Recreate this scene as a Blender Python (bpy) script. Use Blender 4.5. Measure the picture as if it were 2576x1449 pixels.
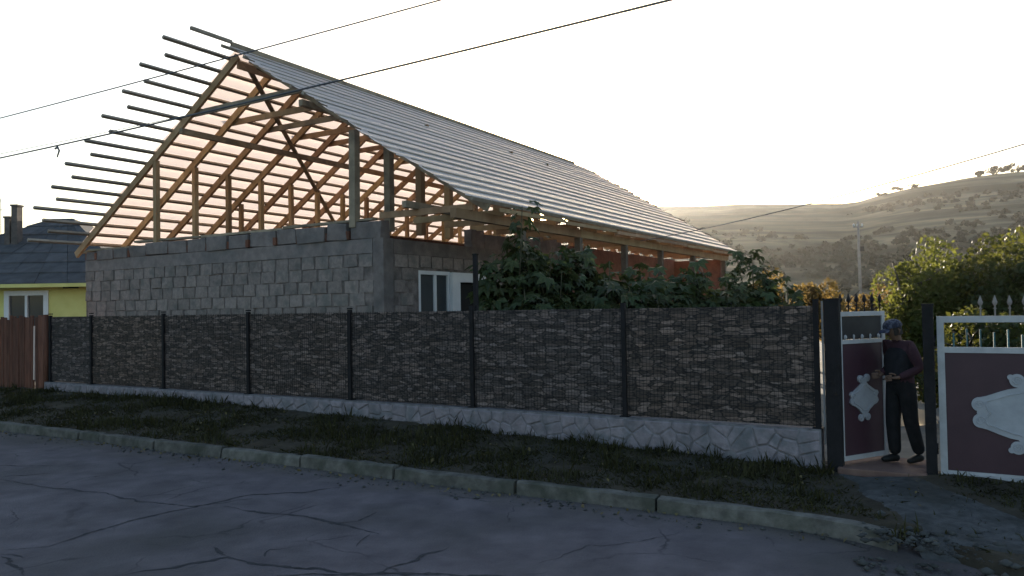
import bpy, bmesh, math, random
import numpy as np
from mathutils import Vector, Matrix, noise as mnoise

random.seed(7)
rng = np.random.default_rng(7)
for o in list(bpy.data.objects):
    bpy.data.objects.remove(o)
SC = bpy.context.scene
COL = SC.collection
PI = math.pi

# ------------------------------------------------------------------ camera
EYE = 2.1
cam = bpy.data.cameras.new('camera')
cam.sensor_width = 36.0
cam.lens = 1944.3 / 2576 * 36
cam.clip_start = 0.05
cam.clip_end = 5000
cam_o = bpy.data.objects.new('camera', cam)
COL.objects.link(cam_o)
cam_o.matrix_world = (Matrix.Translation((0, 0, EYE)) @ Matrix.Rotation(PI / 2 + 0.0255, 4, 'X')
                      @ Matrix.Rotation(-0.0167, 4, 'Z'))
SC.camera = cam_o

# ------------------------------------------------------------------ light
SUN_AZ = math.radians(6.0)      # to the right of straight ahead: the sun stands low behind the house
SUN_EL = math.radians(8.6)
world = bpy.data.worlds.new('World')
SC.world = world
world.use_nodes = True
wn = world.node_tree.nodes
bg = wn['Background']
sky = wn.new('ShaderNodeTexSky')
sky.sky_type = 'NISHITA'
sky.sun_disc = False
sky.sun_elevation = SUN_EL
sky.sun_rotation = SUN_AZ
sky.altitude = 100
sky.air_density = 1.0
sky.dust_density = 2.2
sky.ozone_density = 1.4
world.node_tree.links.new(sky.outputs[0], bg.inputs[0])
bg.inputs[1].default_value = 0.15
sun = bpy.data.lights.new('sun', 'SUN')
sun.energy = 5.0
sun.angle = math.radians(0.5)
sun.color = (1.0, 0.86, 0.68)
sun_o = bpy.data.objects.new('sun', sun)
COL.objects.link(sun_o)
sd = Vector((math.sin(SUN_AZ) * math.cos(SUN_EL), math.cos(SUN_AZ) * math.cos(SUN_EL), math.sin(SUN_EL)))
sun_o.rotation_euler = (-sd).to_track_quat('-Z', 'Y').to_euler()
sun_o.location = (0, 0, 50)
SC.view_settings.view_transform = 'Standard'
SC.view_settings.look = 'None'
SC.view_settings.gamma = 1.0
SC.view_settings.use_curve_mapping = False
SC.view_settings.exposure = 1.22
SC.cycles.max_bounces = 8
SC.cycles.transparent_max_bounces = 8

# ------------------------------------------------------------------ frames of reference
FG = np.array([-0.86272, 0.50568])      # along the street, away to the left
FN = np.array([-0.50568, -0.86272])     # from the fence towards the road
FP = np.array([3.6703, 9.3])            # fence end by the gate
G = np.array([-0.860376, 0.50966])      # along the gable wall, away to the left
L = np.array([0.50966, 0.860376])       # along the ridge, away from the road
C0 = np.array([-2.4077, 14.5])          # near corner of the house


def F(t, q, z):
    p = FP + FG * t + FN * q
    return Vector((p[0], p[1], z))


def H(s, u, z):
    p = C0 + G * s + L * u
    return Vector((p[0], p[1], z + EYE))


VF = Vector((FG[0], FG[1], 0)); VN = Vector((FN[0], FN[1], 0))
VG = Vector((G[0], G[1], 0)); VL = Vector((L[0], L[1], 0)); VZ = Vector((0, 0, 1))


# ------------------------------------------------------------------ materials
def mat(name, c1, c2, scale=4.0, rough=0.85, bump=0.0, bscale=None, rnd=0.0, spec=0.3, stretch=(1, 1, 1), detail=6,
        c3=None, c3scale=1.0, c3amt=0.5, lo=0.35, hi=0.65, trans=0.0, tcol=None, metallic=0.0, hue=0.0, geo=False):
    m = bpy.data.materials.new(name)
    m.use_nodes = True
    nt = m.node_tree; N = nt.nodes; K = nt.links
    p = N['Principled BSDF']
    tc = N.new('ShaderNodeTexCoord')
    oi = N.new('ShaderNodeObjectInfo')
    mp = N.new('ShaderNodeMapping')
    mp.inputs['Scale'].default_value = stretch
    if geo:
        g = N.new('ShaderNodeNewGeometry'); K.new(g.outputs['Position'], mp.inputs['Vector'])
    else:
        K.new(tc.outputs['Object'], mp.inputs['Vector'])
    ad = N.new('ShaderNodeVectorMath'); ad.operation = 'ADD'
    sc = N.new('ShaderNodeVectorMath'); sc.operation = 'SCALE'
    cb = N.new('ShaderNodeCombineXYZ')
    for i in range(3):
        K.new(oi.outputs['Random'], cb.inputs[i])
    K.new(cb.outputs[0], sc.inputs[0]); sc.inputs['Scale'].default_value = 0.0 if geo else 57.0
    K.new(mp.outputs[0], ad.inputs[0]); K.new(sc.outputs[0], ad.inputs[1])
    nz = N.new('ShaderNodeTexNoise')
    nz.inputs['Scale'].default_value = scale; nz.inputs['Detail'].default_value = detail
    nz.inputs['Roughness'].default_value = 0.6
    K.new(ad.outputs[0], nz.inputs['Vector'])
    rp = N.new('ShaderNodeValToRGB')
    rp.color_ramp.elements[0].position = lo; rp.color_ramp.elements[0].color = (*c1, 1)
    rp.color_ramp.elements[1].position = hi; rp.color_ramp.elements[1].color = (*c2, 1)
    K.new(nz.outputs['Fac'], rp.inputs[0])
    out = rp.outputs[0]
    if c3 is not None:
        n3 = N.new('ShaderNodeTexNoise'); n3.inputs['Scale'].default_value = c3scale; n3.inputs['Detail'].default_value = 5
        K.new(ad.outputs[0], n3.inputs['Vector'])
        r3 = N.new('ShaderNodeMapRange'); r3.inputs[1].default_value = 0.48; r3.inputs[2].default_value = 0.66
        r3.inputs[4].default_value = c3amt
        K.new(n3.outputs['Fac'], r3.inputs[0])
        mx = N.new('ShaderNodeMix'); mx.data_type = 'RGBA'
        K.new(r3.outputs[0], mx.inputs[0]); K.new(out, mx.inputs[6]); mx.inputs[7].default_value = (*c3, 1)
        out = mx.outputs[2]
    if rnd or hue:
        hs = N.new('ShaderNodeHueSaturation')
        mr = N.new('ShaderNodeMapRange'); mr.inputs[3].default_value = 1 - rnd; mr.inputs[4].default_value = 1 + rnd
        K.new(oi.outputs['Random'], mr.inputs[0]); K.new(mr.outputs[0], hs.inputs['Value'])
        if hue:
            wn_ = N.new('ShaderNodeTexWhiteNoise'); wn_.noise_dimensions = '1D'; K.new(oi.outputs['Random'], wn_.inputs['W'])
            mh = N.new('ShaderNodeMapRange'); mh.inputs[3].default_value = 0.5 - hue; mh.inputs[4].default_value = 0.5 + hue
            K.new(wn_.outputs['Value'], mh.inputs[0]); K.new(mh.outputs[0], hs.inputs['Hue'])
        K.new(out, hs.inputs['Color']); out = hs.outputs[0]
    K.new(out, p.inputs['Base Color'])
    p.inputs['Roughness'].default_value = rough
    p.inputs['Specular IOR Level'].default_value = spec
    p.inputs['Metallic'].default_value = metallic
    if bump:
        bn = N.new('ShaderNodeTexNoise'); bn.inputs['Scale'].default_value = bscale or scale * 4; bn.inputs['Detail'].default_value = 6
        K.new(ad.outputs[0], bn.inputs['Vector'])
        b = N.new('ShaderNodeBump'); b.inputs['Strength'].default_value = bump; b.inputs['Distance'].default_value = 0.02
        K.new(bn.outputs['Fac'], b.inputs['Height']); K.new(b.outputs[0], p.inputs['Normal'])
    if trans:
        tr = N.new('ShaderNodeBsdfTranslucent')
        if tcol is None:
            K.new(out, tr.inputs['Color'])
        else:
            tr.inputs['Color'].default_value = (*tcol, 1)
        ms = N.new('ShaderNodeMixShader'); ms.inputs[0].default_value = trans
        K.new(p.outputs[0], ms.inputs[1]); K.new(tr.outputs[0], ms.inputs[2])
        K.new(ms.outputs[0], N['Material Output'].inputs['Surface'])
    m['p'] = 1
    return m


M = {}
M['asphalt'] = mat('asphalt', (.083, .072, .08), (.156, .134, .146), 2.2, .9, .5, 45, detail=14, c3=(.06, .056, .054), c3scale=.5,
                   c3amt=.75, geo=True, lo=.3, hi=.7)


def asphalt_extra(m):
    nt = m.node_tree; N = nt.nodes; K = nt.links; p = N['Principled BSDF']
    src = p.inputs['Base Color'].links[0].from_socket
    g = N.new('ShaderNodeNewGeometry')
    d = N.new('ShaderNodeVectorMath'); d.operation = 'DOT_PRODUCT'; d.inputs[1].default_value = (-.50568, -.86272, 0)
    K.new(g.outputs['Position'], d.inputs[0])          # distance in front of the fence line, plus a constant
    n = N.new('ShaderNodeTexNoise'); n.inputs['Scale'].default_value = 1.6; n.inputs['Detail'].default_value = 8; K.new(g.outputs['Position'], n.inputs[0])
    a = N.new('ShaderNodeMath'); a.operation = 'MULTIPLY_ADD'; a.inputs[1].default_value = 1.5; K.new(n.outputs['Fac'], a.inputs[0]); K.new(d.outputs['Value'], a.inputs[2])
    q0 = -(3.6703 * .50568 + 9.3 * .86272)
    r = N.new('ShaderNodeMapRange'); r.inputs[1].default_value = q0 + 2.9; r.inputs[2].default_value = q0 + 3.75; r.inputs[3].default_value = .8; r.inputs[4].default_value = 0
    K.new(a.outputs[0], r.inputs[0])
    mx = N.new('ShaderNodeMix'); mx.data_type = 'RGBA'; K.new(r.outputs[0], mx.inputs[0]); K.new(src, mx.inputs[6]); mx.inputs[7].default_value = (.085, .073, .06, 1)
    w = N.new('ShaderNodeTexNoise'); w.inputs['Scale'].default_value = 1.1; w.inputs['Detail'].default_value = 6; K.new(g.outputs['Position'], w.inputs[0])
    ws = N.new('ShaderNodeVectorMath'); ws.operation = 'MULTIPLY_ADD'; ws.inputs[1].default_value = (.9, .9, 0); K.new(w.outputs['Color'], ws.inputs[0]); K.new(g.outputs['Position'], ws.inputs[2])
    v = N.new('ShaderNodeTexVoronoi'); v.feature = 'DISTANCE_TO_EDGE'; v.inputs['Scale'].default_value = .75; K.new(ws.outputs[0], v.inputs['Vector'])
    vr = N.new('ShaderNodeMapRange'); vr.inputs[1].default_value = .0; vr.inputs[2].default_value = .012; vr.inputs[3].default_value = 1; vr.inputs[4].default_value = 0; K.new(v.outputs['Distance'], vr.inputs[0])
    k = N.new('ShaderNodeTexNoise'); k.inputs['Scale'].default_value = .8; k.inputs['Detail'].default_value = 5; K.new(g.outputs['Position'], k.inputs[0])
    kr = N.new('ShaderNodeMapRange'); kr.inputs[1].default_value = .5; kr.inputs[2].default_value = .6; kr.inputs[4].default_value = .75; K.new(k.outputs['Fac'], kr.inputs[0])
    mu = N.new('ShaderNodeMath'); mu.operation = 'MULTIPLY'; K.new(vr.outputs[0], mu.inputs[0]); K.new(kr.outputs[0], mu.inputs[1])
    m2 = N.new('ShaderNodeMix'); m2.data_type = 'RGBA'; K.new(mu.outputs[0], m2.inputs[0]); K.new(mx.outputs[2], m2.inputs[6]); m2.inputs[7].default_value = (.02, .02, .022, 1)
    K.new(m2.outputs[2], p.inputs['Base Color'])


asphalt_extra(M['asphalt'])
M['crack'] = mat('crack', (.026, .026, .03), (.058, .056, .06), 12, .95)
M['kerb'] = mat('kerb_concrete', (.085, .078, .068), (.16, .148, .13), 7, .9, .5, 30, rnd=.15, c3=(.04, .045, .03), c3scale=2.5, c3amt=.6)
M['soil'] = mat('soil', (.03, .023, .014), (.065, .052, .034), 3, .95, .6, 25, c3=(.055, .05, .04), c3scale=1.3, c3amt=.7, geo=True)
M['gravel'] = mat('gravel_ground', (.05, .05, .05), (.1, .1, .1), 9, .95, .6, 40, c3=(.03, .03, .025), c3scale=1.6, c3amt=.7, geo=True)
M['ground'] = mat('ground_earth', (.06, .06, .035), (.11, .1, .06), .5, .95, .3, 10, geo=True)
M['yard'] = mat('yard_earth', (.13, .12, .1), (.22, .2, .17), 1.5, .9, .3, 20, geo=True)
M['grass'] = mat('grass_blade', (.027, .026, .008), (.055, .052, .015), 2.0, .8, trans=.25, c3=(.07, .065, .03), c3scale=1.5, c3amt=.7, geo=True)
M['plinth'] = mat('painted_concrete', (.195, .168, .182), (.28, .242, .262), 9, .85, .6, 18, c3=(.13, .135, .145), c3scale=4, c3amt=.8, geo=True, rnd=.12)
M['plinth_joint'] = mat('plinth_joint', (.12, .112, .118), (.23, .215, .225), 9, .9, .4, 25, geo=True)
M['steel_dark'] = mat('dark_painted_steel', (.011, .01, .011), (.018, .016, .018), 8, .7, .1, spec=.2)
M['post_brown'] = mat('dark_post_timber', (.09, .07, .055), (.14, .11, .085), 5, .85, .3, 25, rnd=.2, geo=True)
M['steel_white'] = mat('white_painted_steel', (.38, .37, .385), (.48, .47, .48), 6, .5, .1, spec=.4, c3=(.3, .29, .27), c3scale=4, c3amt=.35)
M['ornament'] = mat('silver_painted_plate', (.32, .32, .35), (.41, .41, .44), 5, .5, .15, spec=.45, c3=(.33, .34, .36), c3scale=6, c3amt=.4)
M['maroon'] = mat('maroon_sheet', (.046, .019, .029), (.06, .026, .037), 2, .45, .05, spec=.45)
M['gate_dark'] = mat('dark_sheet', (.03, .026, .026), (.045, .04, .04), 3, .6)
M['block'] = mat('concrete_block', (.215, .174, .158), (.29, .237, .216), 14, .95, .6, 40, rnd=.13, c3=(.13, .125, .115), c3scale=4, c3amt=.7)
M['mortar'] = mat('mortar', (.115, .093, .085), (.265, .216, .2), 5, .95, .7, 30, c3=(.06, .055, .05), c3scale=2, c3amt=.6, geo=True)
M['concrete'] = mat('cast_concrete', (.165, .136, .127), (.24, .2, .186), 5, .9, .5, 30, c3=(.1, .1, .1), c3scale=2, c3amt=.5, rnd=.1, geo=True)
M['clay'] = mat('clay_block', (.17, .075, .055), (.25, .115, .08), 5, .9, .4, 20, c3=(.2, .1, .08), c3scale=1.3, c3amt=.5, geo=True)
M['wood'] = mat('sawn_timber', (.3, .19, .1), (.42, .275, .16), 3, .8, .3, 20, rnd=.25, stretch=(1, 1, .25), c3=(.22, .12, .06), c3scale=2, c3amt=.5, hue=.012, geo=True)
M['wood_grey'] = mat('weathered_timber', (.24, .19, .135), (.35, .28, .2), 4, .85, .3, 25, rnd=.2, c3=(.11, .09, .075), c3scale=3, c3amt=.5, geo=True)
M['batten'] = mat('batten_timber', (.27, .225, .18), (.37, .31, .25), 5, .85, .3, 25, rnd=.2, geo=True)
M['membrane'] = mat('roof_membrane', (.84, .835, .87), (.92, .915, .95), 1.5, .36, .08, 6, spec=.6, trans=.58, tcol=(.95, .81, .75), rnd=.05, geo=True)
M['membrane'].node_tree.nodes['Principled BSDF'].inputs['Coat Weight'].default_value = .45
M['membrane'].node_tree.nodes['Principled BSDF'].inputs['Coat Roughness'].default_value = .25
M['wood_dark'] = mat('old_plank', (.1, .042, .028), (.17, .072, .046), 4, .9, .3, 20, rnd=.3, stretch=(4, 4, .6), geo=True)
M['slit_light'] = mat('slit_light_plank', (.6, .46, .4), (.75, .58, .5), 4, .85, .2, 20, stretch=(4, 4, .6), geo=True)  # bright colour imitating light through slits in the plank fence
M['yellow_wall'] = mat('yellow_render', (.6, .55, .19), (.68, .63, .24), 2, .9, .2, 30, geo=True)
M['white_pvc'] = mat('white_pvc', (.6, .6, .62), (.68, .68, .7), 3, .4, spec=.5)
M['roof_sheet'] = mat('grey_roof_sheet', (.055, .055, .06), (.09, .09, .095), 3, .9, .4, 20, rnd=.18, c3=(.045, .045, .045), c3scale=.8, c3amt=.6, geo=True)
M['brick_dark'] = mat('chimney_brick', (.08, .07, .065), (.13, .11, .1), 6, .9, .4)
M['black'] = mat('dark_interior', (.012, .012, .012), (.02, .018, .018), 3, .9)
M['leaf'] = mat('broad_leaf', (.034, .05, .017), (.06, .08, .026), 5, .55, .1, 20, rnd=.3, spec=.4, trans=.3, hue=.03)
M['stem'] = mat('green_stem', (.07, .07, .04), (.12, .1, .06), 6, .8, .2)
M['bark'] = mat('bark', (.05, .04, .03), (.09, .075, .055), 5, .9, .5, 20)
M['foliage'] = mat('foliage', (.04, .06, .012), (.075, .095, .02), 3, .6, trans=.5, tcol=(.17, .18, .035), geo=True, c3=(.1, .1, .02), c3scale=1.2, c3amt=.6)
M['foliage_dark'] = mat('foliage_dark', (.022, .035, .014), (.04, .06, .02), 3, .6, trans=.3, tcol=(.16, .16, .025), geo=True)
M['foliage_gold'] = mat('foliage_gold', (.08, .062, .025), (.14, .1, .03), 3, .6, trans=.5, tcol=(.3, .2, .06), geo=True, c3=(.08, .1, .03), c3scale=1.5, c3amt=.7)
M['foliage_hill'] = mat('foliage_hill', (.08, .07, .05), (.115, .1, .072), .05, .9, geo=True, trans=.15)
M['tile_step'] = mat('reddish_step', (.14, .08, .065), (.2, .12, .095), 4, .85, .4, 20, geo=True)
M['patch_light'] = mat('sunlit_patch', (.6, .56, .5), (.7, .66, .6), 2, .5, trans=.6, tcol=(.95, .82, .6))  # for the added translucent sheet that stands for a sunlit patch of ground
M['teal'] = mat('teal_paint', (.05, .12, .13), (.08, .17, .18), 4, .7, rnd=.2)
M['cable'] = mat('cable', (.09, .09, .1), (.13, .13, .14), 4, .7)
M['pole'] = mat('concrete_pole', (.2, .17, .16), (.28, .25, .23), 2, .9)
M['porcelain'] = mat('porcelain', (.7, .7, .7), (.75, .75, .75), 2, .3)
M['skin'] = mat('skin', (.14, .085, .06), (.18, .105, .075), 12, .6)
M['shirt'] = mat('maroon_shirt', (.045, .02, .028), (.06, .028, .036), 12, .9, .3, 60)
M['trousers'] = mat('black_trousers', (.01, .01, .011), (.016, .016, .018), 12, .9, .3, 60)
M['vest'] = mat('dark_vest', (.012, .012, .015), (.02, .02, .024), 12, .85, .3, 60)
M['hair'] = mat('dark_hair', (.02, .018, .016), (.035, .03, .028), 40, .8)
M['shoe'] = mat('black_shoe', (.01, .01, .01), (.015, .015, .015), 8, .6)
M['camo'] = mat('patterned_cap', (.026, .027, .042), (.085, .087, .115), 26, .85, lo=.47, hi=.53, detail=2, c3=(.02, .025, .06), c3scale=16, c3amt=.9)
M['eye'] = mat('eye', (.02, .015, .012), (.03, .02, .015), 5, .3)
M['pebble'] = mat('pebble', (.05, .05, .048), (.12, .12, .115), 3, .9, rnd=.3, geo=True)
M['litter_leaf'] = mat('fallen_leaf', (.1, .075, .035), (.16, .13, .06), 3, .9, geo=True)


def glass_mat():
    m = bpy.data.materials.new('window_glass'); m.use_nodes = True
    p = m.node_tree.nodes['Principled BSDF']
    tc = m.node_tree.nodes.new('ShaderNodeTexNoise'); tc.inputs['Scale'].default_value = 1.2
    rp = m.node_tree.nodes.new('ShaderNodeValToRGB')
    rp.color_ramp.elements[0].color = (.03, .037, .042, 1); rp.color_ramp.elements[1].color = (.06, .068, .078, 1)
    m.node_tree.links.new(tc.outputs['Fac'], rp.inputs[0]); m.node_tree.links.new(rp.outputs[0], p.inputs['Base Color'])
    p.inputs['Roughness'].default_value = .08
    p.inputs['Specular IOR Level'].default_value = .5
    return m


M['glass'] = glass_mat()


def stone_print():
    """flat printed stacked-stone pattern of the plastic privacy strips (local x along the panel, z up)"""
    m = bpy.data.materials.new('stone_print'); m.use_nodes = True
    nt = m.node_tree; N = nt.nodes; K = nt.links; p = N['Principled BSDF']
    tc = N.new('ShaderNodeTexCoord'); oi = N.new('ShaderNodeObjectInfo')
    sx = N.new('ShaderNodeSeparateXYZ'); K.new(tc.outputs['Object'], sx.inputs[0])

    def math_(op, a, b=None, c=None):
        n = N.new('ShaderNodeMath'); n.operation = op
        for i, v in enumerate((a, b, c)):
            if v is None: continue
            if isinstance(v, (int, float)): n.inputs[i].default_value = v
            else: K.new(v, n.inputs[i])
        return n.outputs[0]
    strip = math_('FLOOR', math_('DIVIDE', sx.outputs[2], .19))
    wn_ = N.new('ShaderNodeTexWhiteNoise'); wn_.noise_dimensions = '2D'
    cw = N.new('ShaderNodeCombineXYZ'); K.new(strip, cw.inputs[0]); K.new(math_('MULTIPLY', oi.outputs['Random'], 91.0), cw.inputs[1])
    K.new(cw.outputs[0], wn_.inputs['Vector'])
    xx = math_('ADD', sx.outputs[0], math_('MULTIPLY', wn_.outputs['Value'], 9.0))
    cv = N.new('ShaderNodeCombineXYZ')
    K.new(math_('MULTIPLY', xx, 5.8), cv.inputs[0]); K.new(math_('MULTIPLY', sx.outputs[2], 23.0), cv.inputs[2])
    K.new(math_('MULTIPLY', oi.outputs['Random'], 40.0), cv.inputs[1])
    wz = N.new('ShaderNodeTexNoise'); wz.inputs['Scale'].default_value = .9; wz.inputs['Detail'].default_value = 3
    K.new(cv.outputs[0], wz.inputs['Vector'])
    wv = N.new('ShaderNodeVectorMath'); wv.operation = 'SCALE'; wv.inputs['Scale'].default_value = .8
    K.new(wz.outputs['Color'], wv.inputs[0])
    wa = N.new('ShaderNodeVectorMath'); wa.operation = 'ADD'; K.new(cv.outputs[0], wa.inputs[0]); K.new(wv.outputs[0], wa.inputs[1])
    v1 = N.new('ShaderNodeTexVoronoi'); v1.inputs['Scale'].default_value = 1.0; v1.inputs['Randomness'].default_value = .72
    K.new(wa.outputs[0], v1.inputs['Vector'])
    v2 = N.new('ShaderNodeTexVoronoi'); v2.feature = 'DISTANCE_TO_EDGE'; v2.inputs['Scale'].default_value = 1.0; v2.inputs['Randomness'].default_value = .72
    K.new(wa.outputs[0], v2.inputs['Vector'])
    jr = N.new('ShaderNodeMapRange'); jr.inputs[1].default_value = .02; jr.inputs[2].default_value = .12; jr.inputs[3].default_value = .13
    K.new(v2.outputs['Distance'], jr.inputs[0])
    fz = N.new('ShaderNodeTexNoise'); fz.inputs['Scale'].default_value = 3.0; fz.inputs['Detail'].default_value = 8
    K.new(cv.outputs[0], fz.inputs['Vector'])
    sc_ = N.new('ShaderNodeSeparateColor'); K.new(v1.outputs['Color'], sc_.inputs[0])
    val = math_('MULTIPLY', math_('MULTIPLY_ADD', math_('POWER', sc_.outputs[0], 1.8), .75, .22), math_('MULTIPLY', fz.outputs['Fac'], 1.9))
    val = math_('MULTIPLY', val, jr.outputs[0])
    rp = N.new('ShaderNodeValToRGB')
    e = rp.color_ramp.elements
    e[0].position = 0; e[0].color = (.008, .008, .009, 1)
    e[1].position = 1; e[1].color = (.25, .222, .202, 1)
    x = e.new(.25); x.color = (.065, .058, .053, 1)
    x = e.new(.6); x.color = (.145, .128, .117, 1)
    K.new(val, rp.inputs[0])
    # weathered bays lean brown, others grey
    hm = N.new('ShaderNodeMix'); hm.data_type = 'RGBA'; hm.blend_type = 'MULTIPLY'; hm.inputs[0].default_value = 1
    tn = N.new('ShaderNodeValToRGB'); tn.color_ramp.elements[0].color = (.98, .93, .95, 1); tn.color_ramp.elements[1].color = (1.08, .94, .88, 1)
    K.new(sc_.outputs[1], tn.inputs[0])
    K.new(rp.outputs[0], hm.inputs[6]); K.new(tn.outputs[0], hm.inputs[7])
    bt = N.new('ShaderNodeValToRGB'); bt.color_ramp.elements[0].color = (.92, .9, .96, 1); bt.color_ramp.elements[1].color = (1.12, .98, .9, 1)
    K.new(oi.outputs['Random'], bt.inputs[0])
    h2 = N.new('ShaderNodeMix'); h2.data_type = 'RGBA'; h2.blend_type = 'MULTIPLY'; h2.inputs[0].default_value = 1
    K.new(hm.outputs[2], h2.inputs[6]); K.new(bt.outputs[0], h2.inputs[7])
    K.new(h2.outputs[2], p.inputs['Base Color'])
    p.inputs['Roughness'].default_value = .6; p.inputs['Specular IOR Level'].default_value = .3
    return m


M['stone_print'] = stone_print()


def hill_mat():
    m = bpy.data.materials.new('hill_grass'); m.use_nodes = True
    nt = m.node_tree; N = nt.nodes; K = nt.links; p = N['Principled BSDF']
    g = N.new('ShaderNodeNewGeometry')
    mp = N.new('ShaderNodeMapping'); mp.inputs['Scale'].default_value = (.006, .03, .12)
    K.new(g.outputs['Position'], mp.inputs[0])
    n1 = N.new('ShaderNodeTexNoise'); n1.inputs['Scale'].default_value = 1.6; n1.inputs['Detail'].default_value = 8; n1.inputs['Distortion'].default_value = .6
    K.new(mp.outputs[0], n1.inputs[0])
    rp = N.new('ShaderNodeValToRGB'); e = rp.color_ramp.elements
    e[0].position = .36; e[0].color = (.078, .07, .045, 1)
    e[1].position = .68; e[1].color = (.34, .27, .17, 1)
    x = e.new(.5); x.color = (.15, .126, .082, 1)
    K.new(n1.outputs['Fac'], rp.inputs[0])
    n2 = N.new('ShaderNodeTexNoise'); n2.inputs['Scale'].default_value = .035; n2.inputs['Detail'].default_value = 9; n2.inputs['Roughness'].default_value = .7
    K.new(g.outputs['Position'], n2.inputs[0])
    r2 = N.new('ShaderNodeMapRange'); r2.inputs[1].default_value = .5; r2.inputs[2].default_value = .62; r2.inputs[4].default_value = .75
    K.new(n2.outputs['Fac'], r2.inputs[0])
    mx = N.new('ShaderNodeMix'); mx.data_type = 'RGBA'; K.new(r2.outputs[0], mx.inputs[0]); K.new(rp.outputs[0], mx.inputs[6])
    mx.inputs[7].default_value = (.068, .062, .043, 1)
    K.new(mx.outputs[2], p.inputs['Base Color']); p.inputs['Roughness'].default_value = 1; p.inputs['Specular IOR Level'].default_value = .05
    return m


M['hill'] = hill_mat()


# ------------------------------------------------------------------ mesh helpers
class MB:
    def __init__(self):
        self.v = []; self.f = []; self.m = []

    def add(self, vs, fs, mi=0):
        b = len(self.v)
        self.v += [tuple(x) for x in vs]
        for f in fs:
            self.f.append(tuple(b + i for i in f)); self.m.append(mi)

    def obox(self, c, X, Y, Z, mi=0, jit=0.0):
        """box about centre c with half-axis vectors X, Y, Z"""
        c = Vector(c)
        vs = [c + X * a + Y * b + Z * d for d in (-1, 1) for b in (-1, 1) for a in (-1, 1)]
        if jit:
            vs = [v + Vector((random.uniform(-jit, jit), random.uniform(-jit, jit), random.uniform(-jit, jit))) for v in vs]
        self.add(vs, [(0, 2, 3, 1), (4, 5, 7, 6), (0, 1, 5, 4), (1, 3, 7, 5), (3, 2, 6, 7), (2, 0, 4, 6)], mi)

    def beam(self, a, b, w, h, up=(0, 0, 1), mi=0, jit=0.0):
        a = Vector(a); b = Vector(b); d = (b - a); ln = d.length; d.normalize()
        up = Vector(up); s = d.cross(up)
        if s.length < 1e-4: s = d.cross(Vector((1, 0, 0)))
        s.normalize(); t = s.cross(d).normalized()
        self.obox((a + b) / 2, d * (ln / 2), s * (w / 2), t * (h / 2), mi, jit)

    def tube(self, pts, r, n=8, mi=0, cap=True):
        pts = [Vector(p) for p in pts]
        rs = r if isinstance(r, (list, tuple)) else [r] * len(pts)
        rings = []
        prev = None
        for i, p in enumerate(pts):
            d = (pts[min(i + 1, len(pts) - 1)] - pts[max(i - 1, 0)])
            d.normalize()
            s = d.cross(VZ) if abs(d.z) < .98 else d.cross(Vector((1, 0, 0)))
            if prev is not None:
                s2 = prev - d * prev.dot(d)
                if s2.length > 1e-4: s = s2
            s.normalize(); prev = s; t = d.cross(s)
            rings.append([p + (s * math.cos(a) + t * math.sin(a)) * rs[i] for a in [2 * PI * k / n for k in range(n)]])
        vs = [v for rg in rings for v in rg]; fs = []
        for i in range(len(pts) - 1):
            for k in range(n):
                k2 = (k + 1) % n
                fs.append((i * n + k, i * n + k2, (i + 1) * n + k2, (i + 1) * n + k))
        if cap:
            fs.append(tuple(range(n))[::-1]); fs.append(tuple((len(pts) - 1) * n + k for k in range(n)))
        self.add(vs, fs, mi)

    def build(self, name, mats, parent=None, smooth=False, bevel=0.0):
        me = bpy.data.meshes.new(name)
        me.from_pydata(self.v, [], self.f)
        for m in (mats if isinstance(mats, (list, tuple)) else [mats]):
            me.materials.append(M[m] if isinstance(m, str) else m)
        if any(self.m): me.polygons.foreach_set('material_index', self.m)
        if smooth: me.polygons.foreach_set('use_smooth', [True] * len(me.polygons))
        me.update()
        o = bpy.data.objects.new(name, me)
        COL.objects.link(o)
        if parent is not None: attach(o, parent)
        if bevel:
            b = o.modifiers.new('b', 'BEVEL'); b.width = bevel; b.segments = 2; b.limit_method = 'ANGLE'
        return o


def attach(o, parent):
    o.parent = parent
    o.matrix_parent_inverse = mw(parent).inverted()


def mw(o):
    m = Matrix.LocRotScale(o.location, o.rotation_euler, o.scale)
    return (mw(o.parent) @ o.matrix_parent_inverse @ m) if o.parent else m


def thing(name, label, cat, loc=(0, 0, 0), group=None):
    o = bpy.data.objects.new(name, None); COL.objects.link(o); o.location = loc
    o['label'] = label; o['category'] = cat
    if group: o['group'] = group
    return o


def tag(o, label, cat, group=None):
    o['label'] = label; o['category'] = cat
    if group: o['group'] = group
    return o


def struct(o):
    o['kind'] = 'structure'; return o


def stuff(o):
    o['kind'] = 'stuff'; return o


def inst(src, name, loc, parent=None, rot=None, scale=None):
    """one more object sharing a mesh"""
    o = bpy.data.objects.new(name, src.data if hasattr(src, 'data') else src)
    COL.objects.link(o)
    o.location = loc
    if rot is not None: o.rotation_euler = rot
    if scale is not None: o.scale = scale
    if parent is not None: attach(o, parent)
    return o


def np_mesh(name, V, Fc, mat_, nper, smooth=False):
    """fast mesh of equal-sided faces"""
    me = bpy.data.meshes.new(name)
    V = np.asarray(V, np.float32); Fc = np.asarray(Fc, np.int32)
    me.vertices.add(len(V)); me.vertices.foreach_set('co', V.ravel())
    me.loops.add(Fc.size); me.loops.foreach_set('vertex_index', Fc.ravel())
    me.polygons.add(len(Fc)); me.polygons.foreach_set('loop_start', np.arange(0, Fc.size, nper, dtype=np.int32))
    me.update(calc_edges=True)
    if smooth: me.polygons.foreach_set('use_smooth', [True] * len(Fc))
    me.materials.append(M[mat_])
    o = bpy.data.objects.new(name, me); COL.objects.link(o)
    return o


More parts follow.
